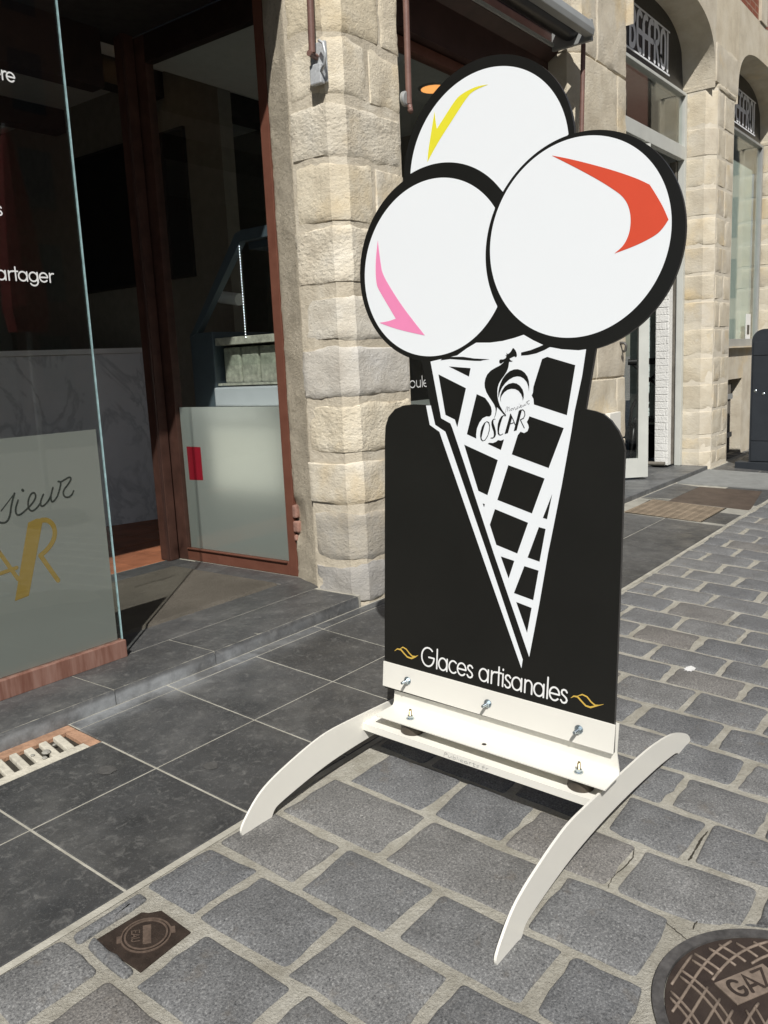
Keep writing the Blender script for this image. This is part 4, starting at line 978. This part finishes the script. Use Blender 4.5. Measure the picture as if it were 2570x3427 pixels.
# ------------------------------------------------------------------ restaurant next door
rest_b = thing('restaurant_building', (9.0, 3.0, .17), 'pale stone restaurant with arched bays and black name boards', 'restaurant')
def pier_core(path, name, z1, y_back=3.3):
    m = MB(); m.prism([(x, y, .12) for x, y in path] + [(path[-1][0], y_back, .12), (path[0][0], y_back, .12)], (0,0,z1-.12)); return m.build(name, 'pier_mortar', rest_b)
# second pier, smooth and worn
c2 = pier_core([(6.10,3.1),(6.10,2.86),(6.18,2.785),(7.015,2.785)], 'stone_pier', 4.75, 3.2)
zz = .17; k = 0
H2 = [.55,.52,.62,.50,.66,.58,.60,.52]
for hgt in H2:
    r = random.Random(900+k); xj = 6.62 + (.22 if k % 2 else -.18)
    stone('stone', [(6.092,3.05),(6.092,2.85),(6.172,2.772),(xj,2.772)], zz+.006, zz+hgt-.006, c2, 'limestone_far', 31+k*3.1, rough=.007, rnd=.008, d=.05, edge=.004)
    stone('stone', [(xj+.012,2.772),(7.028,2.772)], zz+.006, zz+hgt-.006, c2, 'limestone_far', 37+k*2.7, rough=.007, rnd=.008, d=.05, edge=.004)
    zz += hgt; k += 1
# third pier with coursed blocks and raised joints
def coursed(x0, x1, seed, name='stone_pier'):
    c = pier_core([(x0+.006,3.1),(x0+.006,2.812),(x0+.107,2.7165),(x1-.107,2.7165),(x1-.006,2.812)], name, 4.42, 3.1)
    zs_ = [.20,.37,.525,.80,1.08,1.365,1.655,1.94,2.21,2.49,2.78,3.07,3.36,3.65,4.0]
    for i in range(len(zs_)-1):
        a, b = zs_[i]+.014, zs_[i+1]-.014; r = random.Random(seed+i); j = .5*(x0+x1)+r.uniform(-.13,.13)
        stone('stone', [(x0+.004,3.0),(x0+.004,2.808),(x0+.106,2.714)] , a, b, c, 'limestone_far', seed+i*1.7, rough=.006, rnd=.006, d=.05, edge=.006)
        stone('stone', [(x0+.13,2.714),(j,2.714)], a, b, c, 'limestone_far', seed+i*2.3+50, rough=.005, rnd=.006, d=.05, edge=.006)
        stone('stone', [(j+.026,2.714),(x1-.13,2.714)], a, b, c, 'limestone_far', seed+i*2.9+90, rough=.005, rnd=.006, d=.05, edge=.006)
    stone('impost', [(x0-.005,3.05),(x0-.005,2.80),(x0+.10,2.704),(x1-.10,2.704),(x1+.005,2.80)], 4.0, 4.05, c, 'limestone_far', seed+5, rough=.012, rnd=.01, d=.05)
    stone('springer', [(x0+.002,3.05),(x0+.002,2.74),(x0+.02,2.712),(x1-.02,2.712),(x1,2.74)], 4.052, 4.42, c, 'limestone_far', seed+7, rough=.007, rnd=.006, d=.05)
    return c
coursed(9.2, 10.0, 200); coursed(12.25, 13.05, 300)
# arches above the bays
def arch_z(t): return 4.0 + .64*(1-abs(t)**3.1)**(1/3.1)
def bay_arch(x0, x1):
    m = MB(); n = 40; xs_ = [x0 + (x1-x0)*(.5-.5*math.cos(math.pi*i/n)) for i in range(n+1)]; yf, yb = 2.716, 3.12; vs = []
    for x in xs_:
        z = arch_z(2*(x-x0)/(x1-x0)-1); vs += [(x,yf,5.02),(x,yf,z+.0),(x,yb,z-.0),(x,yb,5.02)]
    fs = [(i*4+k, (i+1)*4+k, (i+1)*4+k+1, i*4+k+1) for i in range(n) for k in range(3)]
    m.add(vs, fs); return m.build('arch', 'limestone_far', rest_b, smooth=True, autos=40)
bay_arch(7.03, 9.2); bay_arch(10.0, 12.25)
for x0, x1 in ((9.2,10.0),(12.25,13.05),(6.10,7.03)):
    m = MB(); m.box((x0+.0005,2.7165 if x0 > 7 else 2.780,4.421 if x0 > 7 else 4.73), (x1-.0005,3.1,5.02)); m.build('spandrel', 'limestone_far', rest_b)
m = MB(); m.box((7.001,2.735,5.021), (16,3.2,9.6)); m.build('upper_wall', 'brick_wall', rest_b)
for k in range(6):
    m = MB(); m.box((9.35+k*1.45,2.700,5.03+.0*k), (9.62+k*1.45,2.734,6.2)); m.build('quoin', 'limestone_far', rest_b, bevel=.004)
def name_board(x0, x1, txt_x0, txt_w, chars):
    m = MB(); n = 30; P = [(x0+.002,3.02,3.985)]
    P = [(x0+.004,3.03,3.99),(x1-.004,3.03,3.99)] + [(x1-.004+(x0-x1+.008)*i/n,3.03,arch_z(1-2*i/n)+.02) for i in range(n+1)][1:-1]
    m.prism(P, (0,.05,0)); nb = m.build('name_board', 'fascia_black', rest_b)
    m = MB()
    for z in (4.068, 4.455): m.box((txt_x0-.5,3.024,z), (txt_x0+txt_w+.02,3.0296,z+.014))
    m.build('border', 'silver_letter', nb)
    m = MB(); lettering(m, chars, (txt_x0,3.0290,4.112), (1,0,0), (0,0,1), .212, .050, .002, txt_w); m.build('lettering', 'silver_letter', nb)
    return nb
name_board(7.03, 9.2, 7.30, 1.45, ['L','e2',' ','B','e2','F','F','R','O','I'])
name_board(10.0, 12.25, 10.45, 1.48, ['L','e2',' ','B','e2','F','F','R','O','I'])
# bay one: transom, rails, posts, open leaves
df_ = MB()
for a, b in (((7.035,2.985,.212),(7.10,3.05,3.985)), ((9.13,2.985,.212),(9.196,3.05,3.985)), ((7.1005,2.984,3.345),(9.1295,3.05,3.475)), ((7.1005,2.980,3.955),(9.1295,3.06,3.984))): df_.box(a, b)
dfr = df_.build('door_frame', 'pale_grey_paint', rest_b, bevel=.004)
m = MB(); m.box((7.098,3.012,3.473), (9.132,3.020,3.957)); m.build('fanlight', 'glass', dfr)
def leaf(hx, hy, ex, ey, name):
    d = Vector((ex-hx, ey-hy, 0)); L = d.length; d.normalize(); t = Vector((-d.y, d.x, 0))*.045
    def bar(mb, a, b, za, zb): mb.prism([Vector((hx,hy,za))+d*a, Vector((hx,hy,za))+d*b, Vector((hx,hy,za))+d*b+t, Vector((hx,hy,za))+d*a+t], (0,0,zb-za))
    m = MB(); bar(m, 0, .10, .235, 3.32); bar(m, L-.10, L, .235, 3.32); bar(m, .1003, L-.1003, .235, .42); bar(m, .1003, L-.1003, 3.18, 3.32)
    o = m.build(name, 'pale_grey_paint', dfr)
    m = MB(); q = Vector((hx,hy,0))+t*.4
    m.prism([q+d*.09+Vector((0,0,.41)), q+d*(L-.09)+Vector((0,0,.41)), q+d*(L-.09)+t*.15+Vector((0,0,.41)), q+d*.09+t*.15+Vector((0,0,.41))], (0,0,2.78)); m.build('pane', 'glass', o)
    return o
leaf(8.09, 2.975, 7.50, 3.62, 'door_leaf')
m = MB(); m.box((9.065,3.0525,.235), (9.118,3.115,3.33)); lf = m.build('lock_stile', 'old_wood', dfr)
for z in (1.02, 1.62, 1.78):
    m = MB(); m.box((9.0615,3.066,z), (9.0645,3.10,z+.10)); m.build('lock_plate', 'interior_dark', lf)
# white painted brick return and the room behind
def brick_face(name, p, du, w_, z0, z1, mat, parent, bh=.075, bw=.22, dep=.02):
    """wall of single bricks with recessed joints; p start corner, du direction along the wall"""
    du = Vector(du).normalized(); nn = Vector((du.y, -du.x, 0)); p = Vector(p)
    m = MB(); m.prism([p+Vector((0,0,z0)), p+du*w_+Vector((0,0,z0)), p+du*w_-nn*.10+Vector((0,0,z0)), p-nn*.10+Vector((0,0,z0))], (0,0,z1-z0)); wall = m.build(name, mat, parent)
    j = 0; z = z0
    while z + bh < z1:
        x = 0.0 if j % 2 == 0 else -bw/2; r = random.Random(j)
        while x < w_-.01:
            a, b = max(0, x)+.004, min(w_, x+bw)-.004
            if b-a > .02:
                o_ = .0035+r.uniform(-.001,.0015); q = p+nn*.0005
                m = MB(); m.prism([q+du*a+Vector((0,0,z+.004)), q+du*b+Vector((0,0,z+.004)), q+du*b+nn*o_+Vector((0,0,z+.004)), q+du*a+nn*o_+Vector((0,0,z+.004))], (0,0,bh-.008))
                m.build('brick', mat, wall, bevel=.003, seg=1)
            x += bw
        z += bh; j += 1
    return wall
brick_face('brick_return', (8.95,3.20,0), (0,-1,0), .14, .235, 2.9, 'white_brick', rest_b)
m = MB(); m.tube([(8.92,3.32,.252),(8.93,3.08,.252)], .022, 12); m.build('skirting_log', 'old_wood', rest_b, smooth=True, autos=40)
m = MB(); m.box((6.3,3.605,.08), (14,8.0,.206)); m.build('floor', 'interior_dark', rest_b)
m = MB(); m.box((6.3,3.13,3.99), (14,8.0,4.1)); m.build('ceiling', 'interior_ceiling', rest_b)
m = MB(); m.box((6.6,8.0,.08), (14,8.1,4.1)); m.build('back_wall', 'interior_wall', rest_b)
brick_face('inner_wall', (9.78,3.80,0), (0,-1,0), .50, .60, 3.0, 'teal_brick', rest_b)
m = MB(); m.box((9.77,3.30,.2115), (9.87,3.80,.595)); m.build('dado', 'interior_dark', rest_b)
m = MB(); m.box((6.3,3.25,.08), (6.6,8.0,4.1)); m.build('party_wall', 'interior_wall', rest_b)
# bay two: window, sill wall with cellar hatch
m = MB()
for a, b in (((10.02,2.985,1.46),(10.09,3.05,3.985)), ((12.17,2.985,1.46),(12.235,3.05,3.985)), ((10.0905,2.985,1.46),(12.1695,3.05,1.55)), ((10.0905,2.980,3.955),(12.1695,3.06,3.984))): m.box(a, b)
bw = m.build('bay_window', 'grey_metal', rest_b, bevel=.004)
m = MB(); m.box((10.086,3.012,1.545), (12.174,3.020,3.957)); m.build('pane', 'glass', bw)
m = MB(); m.box((10.086,3.10,1.52), (12.174,3.106,3.70)); m.build('blind', 'curtain', bw)
st = onY((1900+1340/2.212,850+560/2.212), 3.0)
m = MB(); m.box((st.x-.11,3.0085,st.z-.20), (st.x+.11,3.0115,st.z+.20)); sk = m.build('sticker', 'letter_white', bw)
m = MB(); m.box((st.x-.055,3.006,st.z-.06), (st.x+.055,3.0083,st.z+.06)); m.build('pictogram', 'fascia_black', sk)
m = MB()
for a, b in (((10.0,2.86,.14),(10.36,3.10,1.44)), ((11.02,2.86,.14),(12.25,3.10,1.44)), ((10.3605,2.861,1.075),(11.0195,3.10,1.44))): m.box(a, b)
m.build('sill_wall', 'limestone_far', rest_b)
m = MB(); m.box((9.99,2.80,1.441), (12.26,3.05,1.459)); m.build('sill', 'limestone_far', rest_b)
m = MB(); m.box((10.36,3.06,.14), (11.02,3.12,1.074)); ht = m.build('cellar_hatch', 'interior_dark', rest_b)
for k in range(3):
    m = MB(); m.box((10.40+k*.10,2.90,.19), (10.492+k*.10,2.93,1.02)); m.build('plank', 'old_wood', ht, bevel=.004)
for z in (.38, .84):
    m = MB(); m.box((10.40,2.885,z), (10.72,2.8985,z+.06)); m.build('strap_hinge', 'grey_metal', ht)

# bistro chair seen through the restaurant door
ch = thing('bistro_chair', (9.43,3.43,.2115), 'black bistro chair with crossed curved back inside the restaurant', 'chair')
cx, cy = 9.43, 3.43; fx = Vector((.3,-.95,0)).normalized(); wv = fx*.22
def P3(s_, z, d=0.0): return Vector((cx,cy,0)) + fx*s_ + Vector((fx.y,-fx.x,0))*-d + Vector((0,0,z))
m = MB(); m.tube([P3(-.24,1.335), P3(.24,1.335)], .035, 10); m.build('top_rail', 'black_metal', ch, smooth=True, autos=40)
m = MB(); m.tube([P3(-.2,1.325), P3(-.08,1.20), P3(.10,1.05), P3(.20,.80), P3(.22,.62)], .016, 8); m.tube([P3(.2,1.325), P3(.08,1.20), P3(-.10,1.05), P3(-.20,.80), P3(-.22,.62)], .016, 8); m.build('crossed_back', 'black_metal', ch, smooth=True)
m = MB(); m.box((cx-.17,cy-.17,.665), (cx+.17,cy+.17,.715), rot=.3); m.build('seat', 'black_metal', ch, bevel=.012)
for a, b in ((-.13,-.13),(.13,-.13),(-.13,.13),(.13,.13)):
    m = MB(); m.tube([(cx+a,cy+b,.67),(cx+a*1.25,cy+b*1.25,.2115)], .016, 8); m.build('leg', 'black_metal', ch, smooth=True)
m = MB(); m.tube([P3(-.16,.66), P3(-.05,.60), P3(.10,.48), P3(.16,.32)], .014, 8); m.tube([P3(.16,.66), P3(.05,.60), P3(-.10,.48), P3(-.16,.32)], .014, 8); m.build('stretcher', 'black_metal', ch, smooth=True)

# dark cabinet by the third pier
cab = thing('street_cabinet', (9.85,2.1,.13), 'dark slate street cabinet with rounded top', 'cabinet')
cxx = 9.54; ya, yb = 1.72, 2.388; zt = 1.62; rr = .12
prof = [(yb,.225),(yb,zt-rr)] + [(yb-rr+rr*math.cos(a), zt-rr+rr*math.sin(a)) for a in [math.pi/2*i/8 for i in range(1, 9)]] + [(ya+rr-rr*math.sin(a), zt-rr+rr*math.cos(a)) for a in [math.pi/2*i/8 for i in range(0, 9)]] + [(ya,.225)]
m = MB(); m.prism([(cxx+.004,y,z) for y, z in prof], (.42,0,0)); body = m.build('body', 'cabinet_slate', cab)
m = MB(); m.box((cxx-.03,ya-.05,.11), (cxx+.46,2.52,.224)); m.build('base', 'cabinet_slate', cab, bevel=.006)
for za, zb in ((.235,.448),(.455,1.345),(1.352,1.49)):
    m = MB(); m.box((cxx-.004,ya+.03,za), (cxx+.0035,yb-.02,zb)); m.build('panel', 'cabinet_slate', cab, bevel=.002)
for y, z in ((2.335,.98),(2.255,.95)):
    m = MB(); m.lathe((cxx-.004,y,z), (-1,0,0), [(.014,0),(.014,.004),(.010,.007)], 16); m.build('lock', 'zinc_bolt', cab, smooth=True, autos=30)

# ------------------------------------------------------------------ covers, drain, grates
def gp(x, y, dz=0.0): return Vector((x, y, gz(y)+dz))
GNRM = Vector((0,-SL,1)).normalized()
# water valve cover
wc = thing('water_cover', gp(1.066,1.615), 'small square rusty iron water cover between the setts', 'water cover')
sq = [(.986,1.700),(1.118,1.694),(1.127,1.678),(1.140,1.668),(1.152,1.660),(1.146,1.541),(.990,1.529)]
m = MB(); m.prism([gp(x, y, -.03) for x, y in sq], GNRM*.0285); m.build('plate', 'cast_iron', wc, bevel=.0015)
cw = (1.072,1.6145); 
def ring(mb, c, r0, r1, z0, z1, n=48):
    vs = []
    for r, z in ((r0,z0),(r0,z1),(r1,z1),(r1,z0)):
        vs += [gp(c[0]+r*math.cos(2*math.pi*k/n), c[1]+r*math.sin(2*math.pi*k/n), z) for k in range(n)]
    mb.add(vs, [(l*n+k, l*n+(k+1) % n, (l+1)*n+(k+1) % n, (l+1)*n+k) for l in range(3) for k in range(n)])
def disc(mb, c, r, z0, z1, n=48):
    P = [gp(c[0]+r*math.cos(2*math.pi*k/n), c[1]+r*math.sin(2*math.pi*k/n), z0) for k in range(n)]; mb.prism(P, GNRM*(z1-z0))
m = MB(); ring(m, cw, .056, .060, -.003, .0012); m.build('rim', 'worn_iron_dark', wc)
m = MB(); disc(m, cw, .052, -.003, .0006); ld = m.build('lid', 'cast_iron', wc)
m = MB(); ring(m, cw, .047, .0515, .0004, .0018); m.build('lid_rim', 'worn_iron_dark', ld)
ta = math.atan2(-.060, -.046); tu = Vector((math.cos(ta), math.sin(ta), SL*math.sin(ta))).normalized(); tv = GNRM.cross(tu)
m = MB(); o = gp(*cw)+tv*.002; m.prism([o+tu*-.033+tv*-.010+GNRM*.0004, o+tu*.033+tv*-.010+GNRM*.0004, o+tu*.033+tv*.010+GNRM*.0004, o+tu*-.033+tv*.010+GNRM*.0004], GNRM*.0015); m.build('bar', 'worn_iron_dark', ld, bevel=.0006)
m = MB(); lettering(m, list('EAU'), gp(*cw)+tv*-.0335+tu*-.021, tu, tv, .0120, .0028, .0019, .043); m.build('lettering', 'worn_iron_dark', ld)
for s in (0, math.pi):
    aa = .93+s; dq = Vector((math.cos(aa-1.55), math.sin(aa-1.55), 0)); e = Vector((-dq.y, dq.x, 0)); c = Vector((cw[0],cw[1],0))+dq*.0625
    m = MB(); m.prism([gp((c+dq*a+e*b).x, (c+dq*a+e*b).y, -.001) for a, b in ((-.005,-.011),(.006,-.011),(.006,.011),(-.005,.011))], GNRM*.0024); m.build('lug', 'worn_iron_dark', wc)
# gas cover
gc = thing('gas_cover', gp(*GC), 'round rusty iron gas manhole cover with ribbed pattern', 'manhole cover')
m = MB(); ring(m, GC, .273, GR, -.03, .0035, 72); m.build('frame', 'rim_iron', gc)
m = MB(); disc(m, GC, .2725, -.03, -.0012, 72); lid = m.build('lid', 'manhole_iron', gc)
tx = Vector((.866,-.5,0)); tx = Vector((.110,-.060,0)).normalized(); tu = Vector((tx.x,tx.y,SL*tx.y)).normalized(); tv = GNRM.cross(tu); GO = gp(*GC, -.0012)
pc0 = gp(1.797,.4135) - gp(*GC); pcu, pcv = pc0.dot(tu), pc0.dot(tv)
def inplate(u, v, mrg=.010): return abs(u-pcu) < .074+mrg and abs(v-pcv) < .0335+mrg
def gpt(u, v, lift=.0): return GO + tu*u + tv*v + GNRM*lift
m = MB()
def rib(pts):
    run = []
    def flush():
        if len(run) > 2: m.tube([gpt(u, v, .0005) for u, v in run], .0034, 6)
    for u, v in pts:
        if math.hypot(u, v) < .262 and not inplate(u, v): run.append((u, v))
        else: flush(); run = []
    flush()
for k in range(-9, 10):
    rib([(k*.036 + .085*math.sin(7*t+.4)+.012*math.sin(3*k), t) for t in [-.27+.0135*i for i in range(41)]])
    rib([(t, k*.036 + .075*math.sin(6.5*t+.9)) for t in [-.27+.0135*i for i in range(41)]])
m.build('ribs', 'worn_iron', lid, smooth=True)
m = MB(); m.prism([gpt(pcu+a, pcv+b, -.0005) for a, b in ((-.074,-.0335),(.074,-.0335),(.074,.0335),(-.074,.0335))], GNRM*.0042); m.build('name_plate', 'worn_iron', lid, bevel=.001)
m = MB(); lettering(m, ['Q','A','Z'], gpt(pcu-.058, pcv-.022), tu, tv, .0295, .0085, .0052, .118); m.build('lettering', 'manhole_iron', lid)
m = MB(); m.lathe(gpt(-.045,-.06), GNRM, [(.016,0),(.015,.004),(.010,.006)], 18); m.build('lifting_stud', 'worn_iron', lid, smooth=True, autos=40)
# drain channel at the foot of the step
dr = thing('drain_channel', gp(1.1,2.65), 'worn white slotted drain channel with rusty end by the step', 'drain')
m = MB(); m.prism([gp(x, y, -.05) for x, y in ((.30,2.556),(1.582,2.556),(1.596,2.752),(.30,2.752))], GNRM*.030); m.build('trough', 'drain_dark', dr)
m = MB(); m.prism([gp(x, y, -.02) for x, y in ((.30,2.553),(1.548,2.553),(1.548,2.592),(.30,2.592))], GNRM*.0185); m.build('side_rail', 'drain_white', dr, bevel=.002)
m = MB(); m.prism([gp(x, y, -.02) for x, y in ((.30,2.716),(1.5975,2.716),(1.5975,2.763),(.30,2.763))], GNRM*.016); m.build('side_rail', 'drain_rust', dr, bevel=.002)
m = MB(); m.prism([gp(x, y, -.02) for x, y in ((1.548,2.553),(1.5975,2.553),(1.5975,2.715),(1.556,2.715))], GNRM*.015); m.build('end_piece', 'drain_rust', dr, bevel=.002)
x = 1.50; k = 0
while x > .32:
    r = random.Random(40+k); sl_ = .020
    m = MB(); wv_ = .030+r.uniform(-.003,.003); P = [(x-wv_/2,2.5925),(x+wv_/2,2.5925),(x+wv_/2+sl_,2.7155),(x-wv_/2+sl_,2.7155)]
    m.prism([gp(a, b, -.02) for a, b in P], GNRM*(.018+r.uniform(-.002,.002))); m.build('slat', 'drain_white', dr, bevel=.004); x -= .0555; k += 1
for k, (x, y, s) in enumerate(((1.428,2.628,.016),(1.405,2.60,.010),(1.478,2.66,.007),(1.39,2.65,.008))):
    m = MB(); r = random.Random(k); n = 7
    m.lathe(gp(x, y, -.004), GNRM, [(s*.7,0),(s,s*.35),(s*.6,s*.75)], 7); m.build('pebble', 'concrete', label=['largest grey pebble lying on the drain slats','grey pebble at the front edge of the drain','tiny grey pebble near the rusty drain end','small grey pebble behind the largest one on the drain'][k], cat='pebble', group='pebbles on the drain')
# far metalwork on the pavement
m = MB(); m.prism([gp(x, y, -.02) for x, y in ((6.50,1.785),(7.6,1.785),(7.25,2.70),(6.50,2.70))], GNRM*.0205); m.build('concrete_patch', 'concrete', kind='structure')
gr = thing('floor_grate', gp(6.85,2.27), 'rusty square metal grating set in the pavement by the restaurant', 'grating')
m = MB(); m.prism([gp(x, y, -.015) for x, y in ((6.535,1.965),(7.215,1.965),(7.155,2.60),(6.505,2.57))], GNRM*.017); m.build('frame', 'drain_dark', gr)
for i in range(15):
    m = MB(); xa = 6.545+i*.0445; m.prism([gp(xa, 1.975, .0022), gp(xa+.02, 1.975, .0022), gp(xa+.018, 2.575, .0022), gp(xa-.002, 2.575, .0022)], GNRM*.004); m.build('bar', 'grate_rust', gr)
for j in range(10):
    m = MB(); y = 1.985+j*.064; m.prism([gp(6.535, y, .0018), gp(7.19, y, .0018), gp(7.19, y+.022, .0018), gp(6.535, y+.022, .0018)], GNRM*.0028); m.build('cross_bar', 'grate_rust', gr)
pl = MB(); pl.prism([gp(x, y, -.02) for x, y in ((7.24,1.80),(7.31,1.80),(8.22,1.93),(8.10,2.46),(7.21,2.46))], GNRM*.0215); pl.build('cover_plate', 'plate_brown', label='brown metal cover plate in the pavement beyond the grating', cat='cover plate')
m = MB(); m.prism([gp(x, y, -.02) for x, y in ((7.2,2.466),(8.09,2.466),(8.14,2.70),(7.2,2.70))], GNRM*.0205); m.build('slate_patch', 'slate', kind='structure')
m = MB(); m.prism([gp(x, y, -.02) for x, y in ((8.36,1.80),(8.15,2.69),(9.16,2.70),(9.36,1.80))], GNRM*.032); m.build('entrance_mat', 'ramp_grey', label='pale grey entrance mat on the pavement before the cabinet', cat='mat')
# stains
for k, (px, r0) in enumerate((((358,2578),.030),((705,2564),.026),((2310,2241),.048))):
    q = onG(px); m = MB(); P = []
    for i in range(28):
        a = 2*math.pi*i/28; rr_ = r0*(1+.22*nz((math.cos(a),math.sin(a),k*3.1), 1.7)) if k < 2 else r0*(.62+.75*abs(nz((i*1.7,0,3), .61))); P.append(gp(q.x+rr_*math.cos(a), q.y+rr_*math.sin(a)*(1.0 if k < 2 else .55), .0022 if k < 2 else .0046))
    m.poly(P); m.build('stain', 'gum' if k < 2 else 'white_stain', til if k < 2 else cob)

# ------------------------------------------------------------------ across the square, seen only as reflections
HN = ['pale stone','red brick','broad pale stone','tall red brick','cream stone','tallest red brick','end pale stone']
for k in range(7):
    x0 = -8 + k*8.4; hh = 21 + [.5,2,0,1.5,.8,2.4,1][k % 7]; mt = ['house_stone','house_brick'][k % 2]
    hs = thing('town_house', (x0+4.1,-27,-.1), ('pale stone','red brick')[k % 2]+' gabled town house across the square', 'house', 'town houses across the square')
    m = MB(); m.prism([(x0,-24,-.15),(x0+8.2,-24,-.15),(x0+8.2,-24,hh-4),(x0+4.1,-24,hh),(x0,-24,hh-4)], (0,-9,0)); m.build('wall', mt, hs)
    m = MB(); m.prism([(x0-.1,-24.3,hh-3.9),(x0+4.1,-24.3,hh+.15),(x0+8.3,-24.3,hh-3.9),(x0+8.3,-24.3,hh-4.1),(x0+4.1,-24.3,hh-.1),(x0-.1,-24.3,hh-4.1)], (0,-8.9,0)); m.build('roof', 'roof_slate', hs)
    for f in range(5):
        for c in range(3):
            m = MB(); xa = x0+.9+c*2.4; za = 1.0+f*3.4; m.box((xa,-24.02,za), (xa+1.3,-23.97,za+2.1)); m.build('window', 'dark_pane', hs)
for k in range(4):
    y0 = -5.5-k*6.2; hh = 19 + (k*1.3) % 2.5
    hs = thing('town_house', (51,y0-3,-.1), ('pale stone','red brick')[k % 2]+' gabled town house closing the far end of the square', 'house', 'town houses at the end of the square')
    m = MB(); m.prism([(48,y0,-.15),(48,y0-6,-.15),(48,y0-6,hh-3),(48,y0-3,hh),(48,y0,hh-3)], (8,0,0)); m.build('wall', ('house_stone','house_brick')[k % 2], hs)
    m = MB(); m.prism([(47.7,y0+.1,hh-2.9),(47.7,y0-3,hh+.15),(47.7,y0-6.1,hh-2.9),(47.7,y0-6.1,hh-3.1),(47.7,y0-3,hh-.1),(47.7,y0+.1,hh-3.1)], (8.2,0,0)); m.build('roof', 'roof_slate', hs)
    for f in range(5):
        for c in range(2):
            m = MB(); ya = y0-1.2-c*2.5; za = 1.0+f*3.1; m.box((47.97,ya-1.2,za), (48.02,ya,za+2.0)); m.build('window', 'dark_pane', hs)
pr_ = thing('parasol', (5.05,-2.45,SL*-1.6), 'closed red parasol standing in the square', 'parasol')
m = MB(); m.tube([(5.05,-2.45,-.05),(5.05,-2.45,4.05)], .03, 12); m.build('pole', 'grey_metal', pr_)
m = MB(); m.lathe((5.05,-2.45,1.95), (0,0,1), [(.20,0),(.24,.25),(.20,.9),(.13,1.5),(.07,1.9),(.03,2.05)], 10); m.build('canopy', 'parasol_red', pr_)
m = MB(); m.lathe((5.05,-2.45,-.098), (0,0,1), [(.38,0),(.38,.06),(.1,.10)], 20); m.build('base', 'cabinet_slate', pr_)

# small cream box and iron hook on the second pier
jb = onY((1900+335/2.212, 850+1190/2.212), 2.75)
m = MB(); m.box((jb.x-.13,2.722,jb.z-.16), (jb.x+.10,2.764,jb.z+.02)); m.build('junction_box', 'cream_paint', bevel=.006, label='small cream box low on the pier beside the restaurant door', cat='junction box')
hk = onY((1900+402/2.212, 850+660/2.212), 2.75)
m = MB(); m.tube([(hk.x,2.78,hk.z),(hk.x,2.73,hk.z),(hk.x,2.715,hk.z-.02),(hk.x,2.72,hk.z-.06),(hk.x,2.74,hk.z-.07)], .012, 8); m.build('wall_hook', 'rim_iron', smooth=True, label='rusty iron hook on the pier above the cream box', cat='hook')

# cracks in the mortar round the gas cover
Z5c = zoom(1550,2400,1.627)
for pts, wd in (([(1332,618),(1300,655),(1275,700),(1262,720),(1240,760),(1224,780)], [.003,.005,.007,.004,.006,.002]), ([(932,705),(925,760),(880,812),(834,846),(806,880),(784,940)], [.001,.003,.004,.002,.002,.001]),
                ([(1252,1150),(1262,1120),(1300,1092),(1340,1080),(1400,1090),(1460,1088)], [.002,.003,.002,.0015,.002,.001]), ([(1095,1105),(1150,1150),(1210,1200),(1235,1225)], [.001,.002,.0015,.001])):
    n_ = len(pts); fine = []; fw = []
    for i in range(n_-1):
        for t in range(5):
            fine.append((pts[i][0]+(pts[i+1][0]-pts[i][0])*t/5, pts[i][1]+(pts[i+1][1]-pts[i][1])*t/5)); fw.append((wd[i]+(wd[i+1]-wd[i])*t/5)*(1+.6*nz((i*5+t,n_,0), 1.37)))
    pts = fine; wd = fw
    m = MB(); P = []
    for i, p in enumerate(pts):
        q = onG(Z5c(*p)); P.append(gp(q.x+.004*nz((i,wd[0]*99,0), .71), q.y+.003*nz((i,5,0), .83)))
    ribbon(m, P, wd, GNRM, -.0022, cap=False); m.build('crack', 'drain_dark', cob)
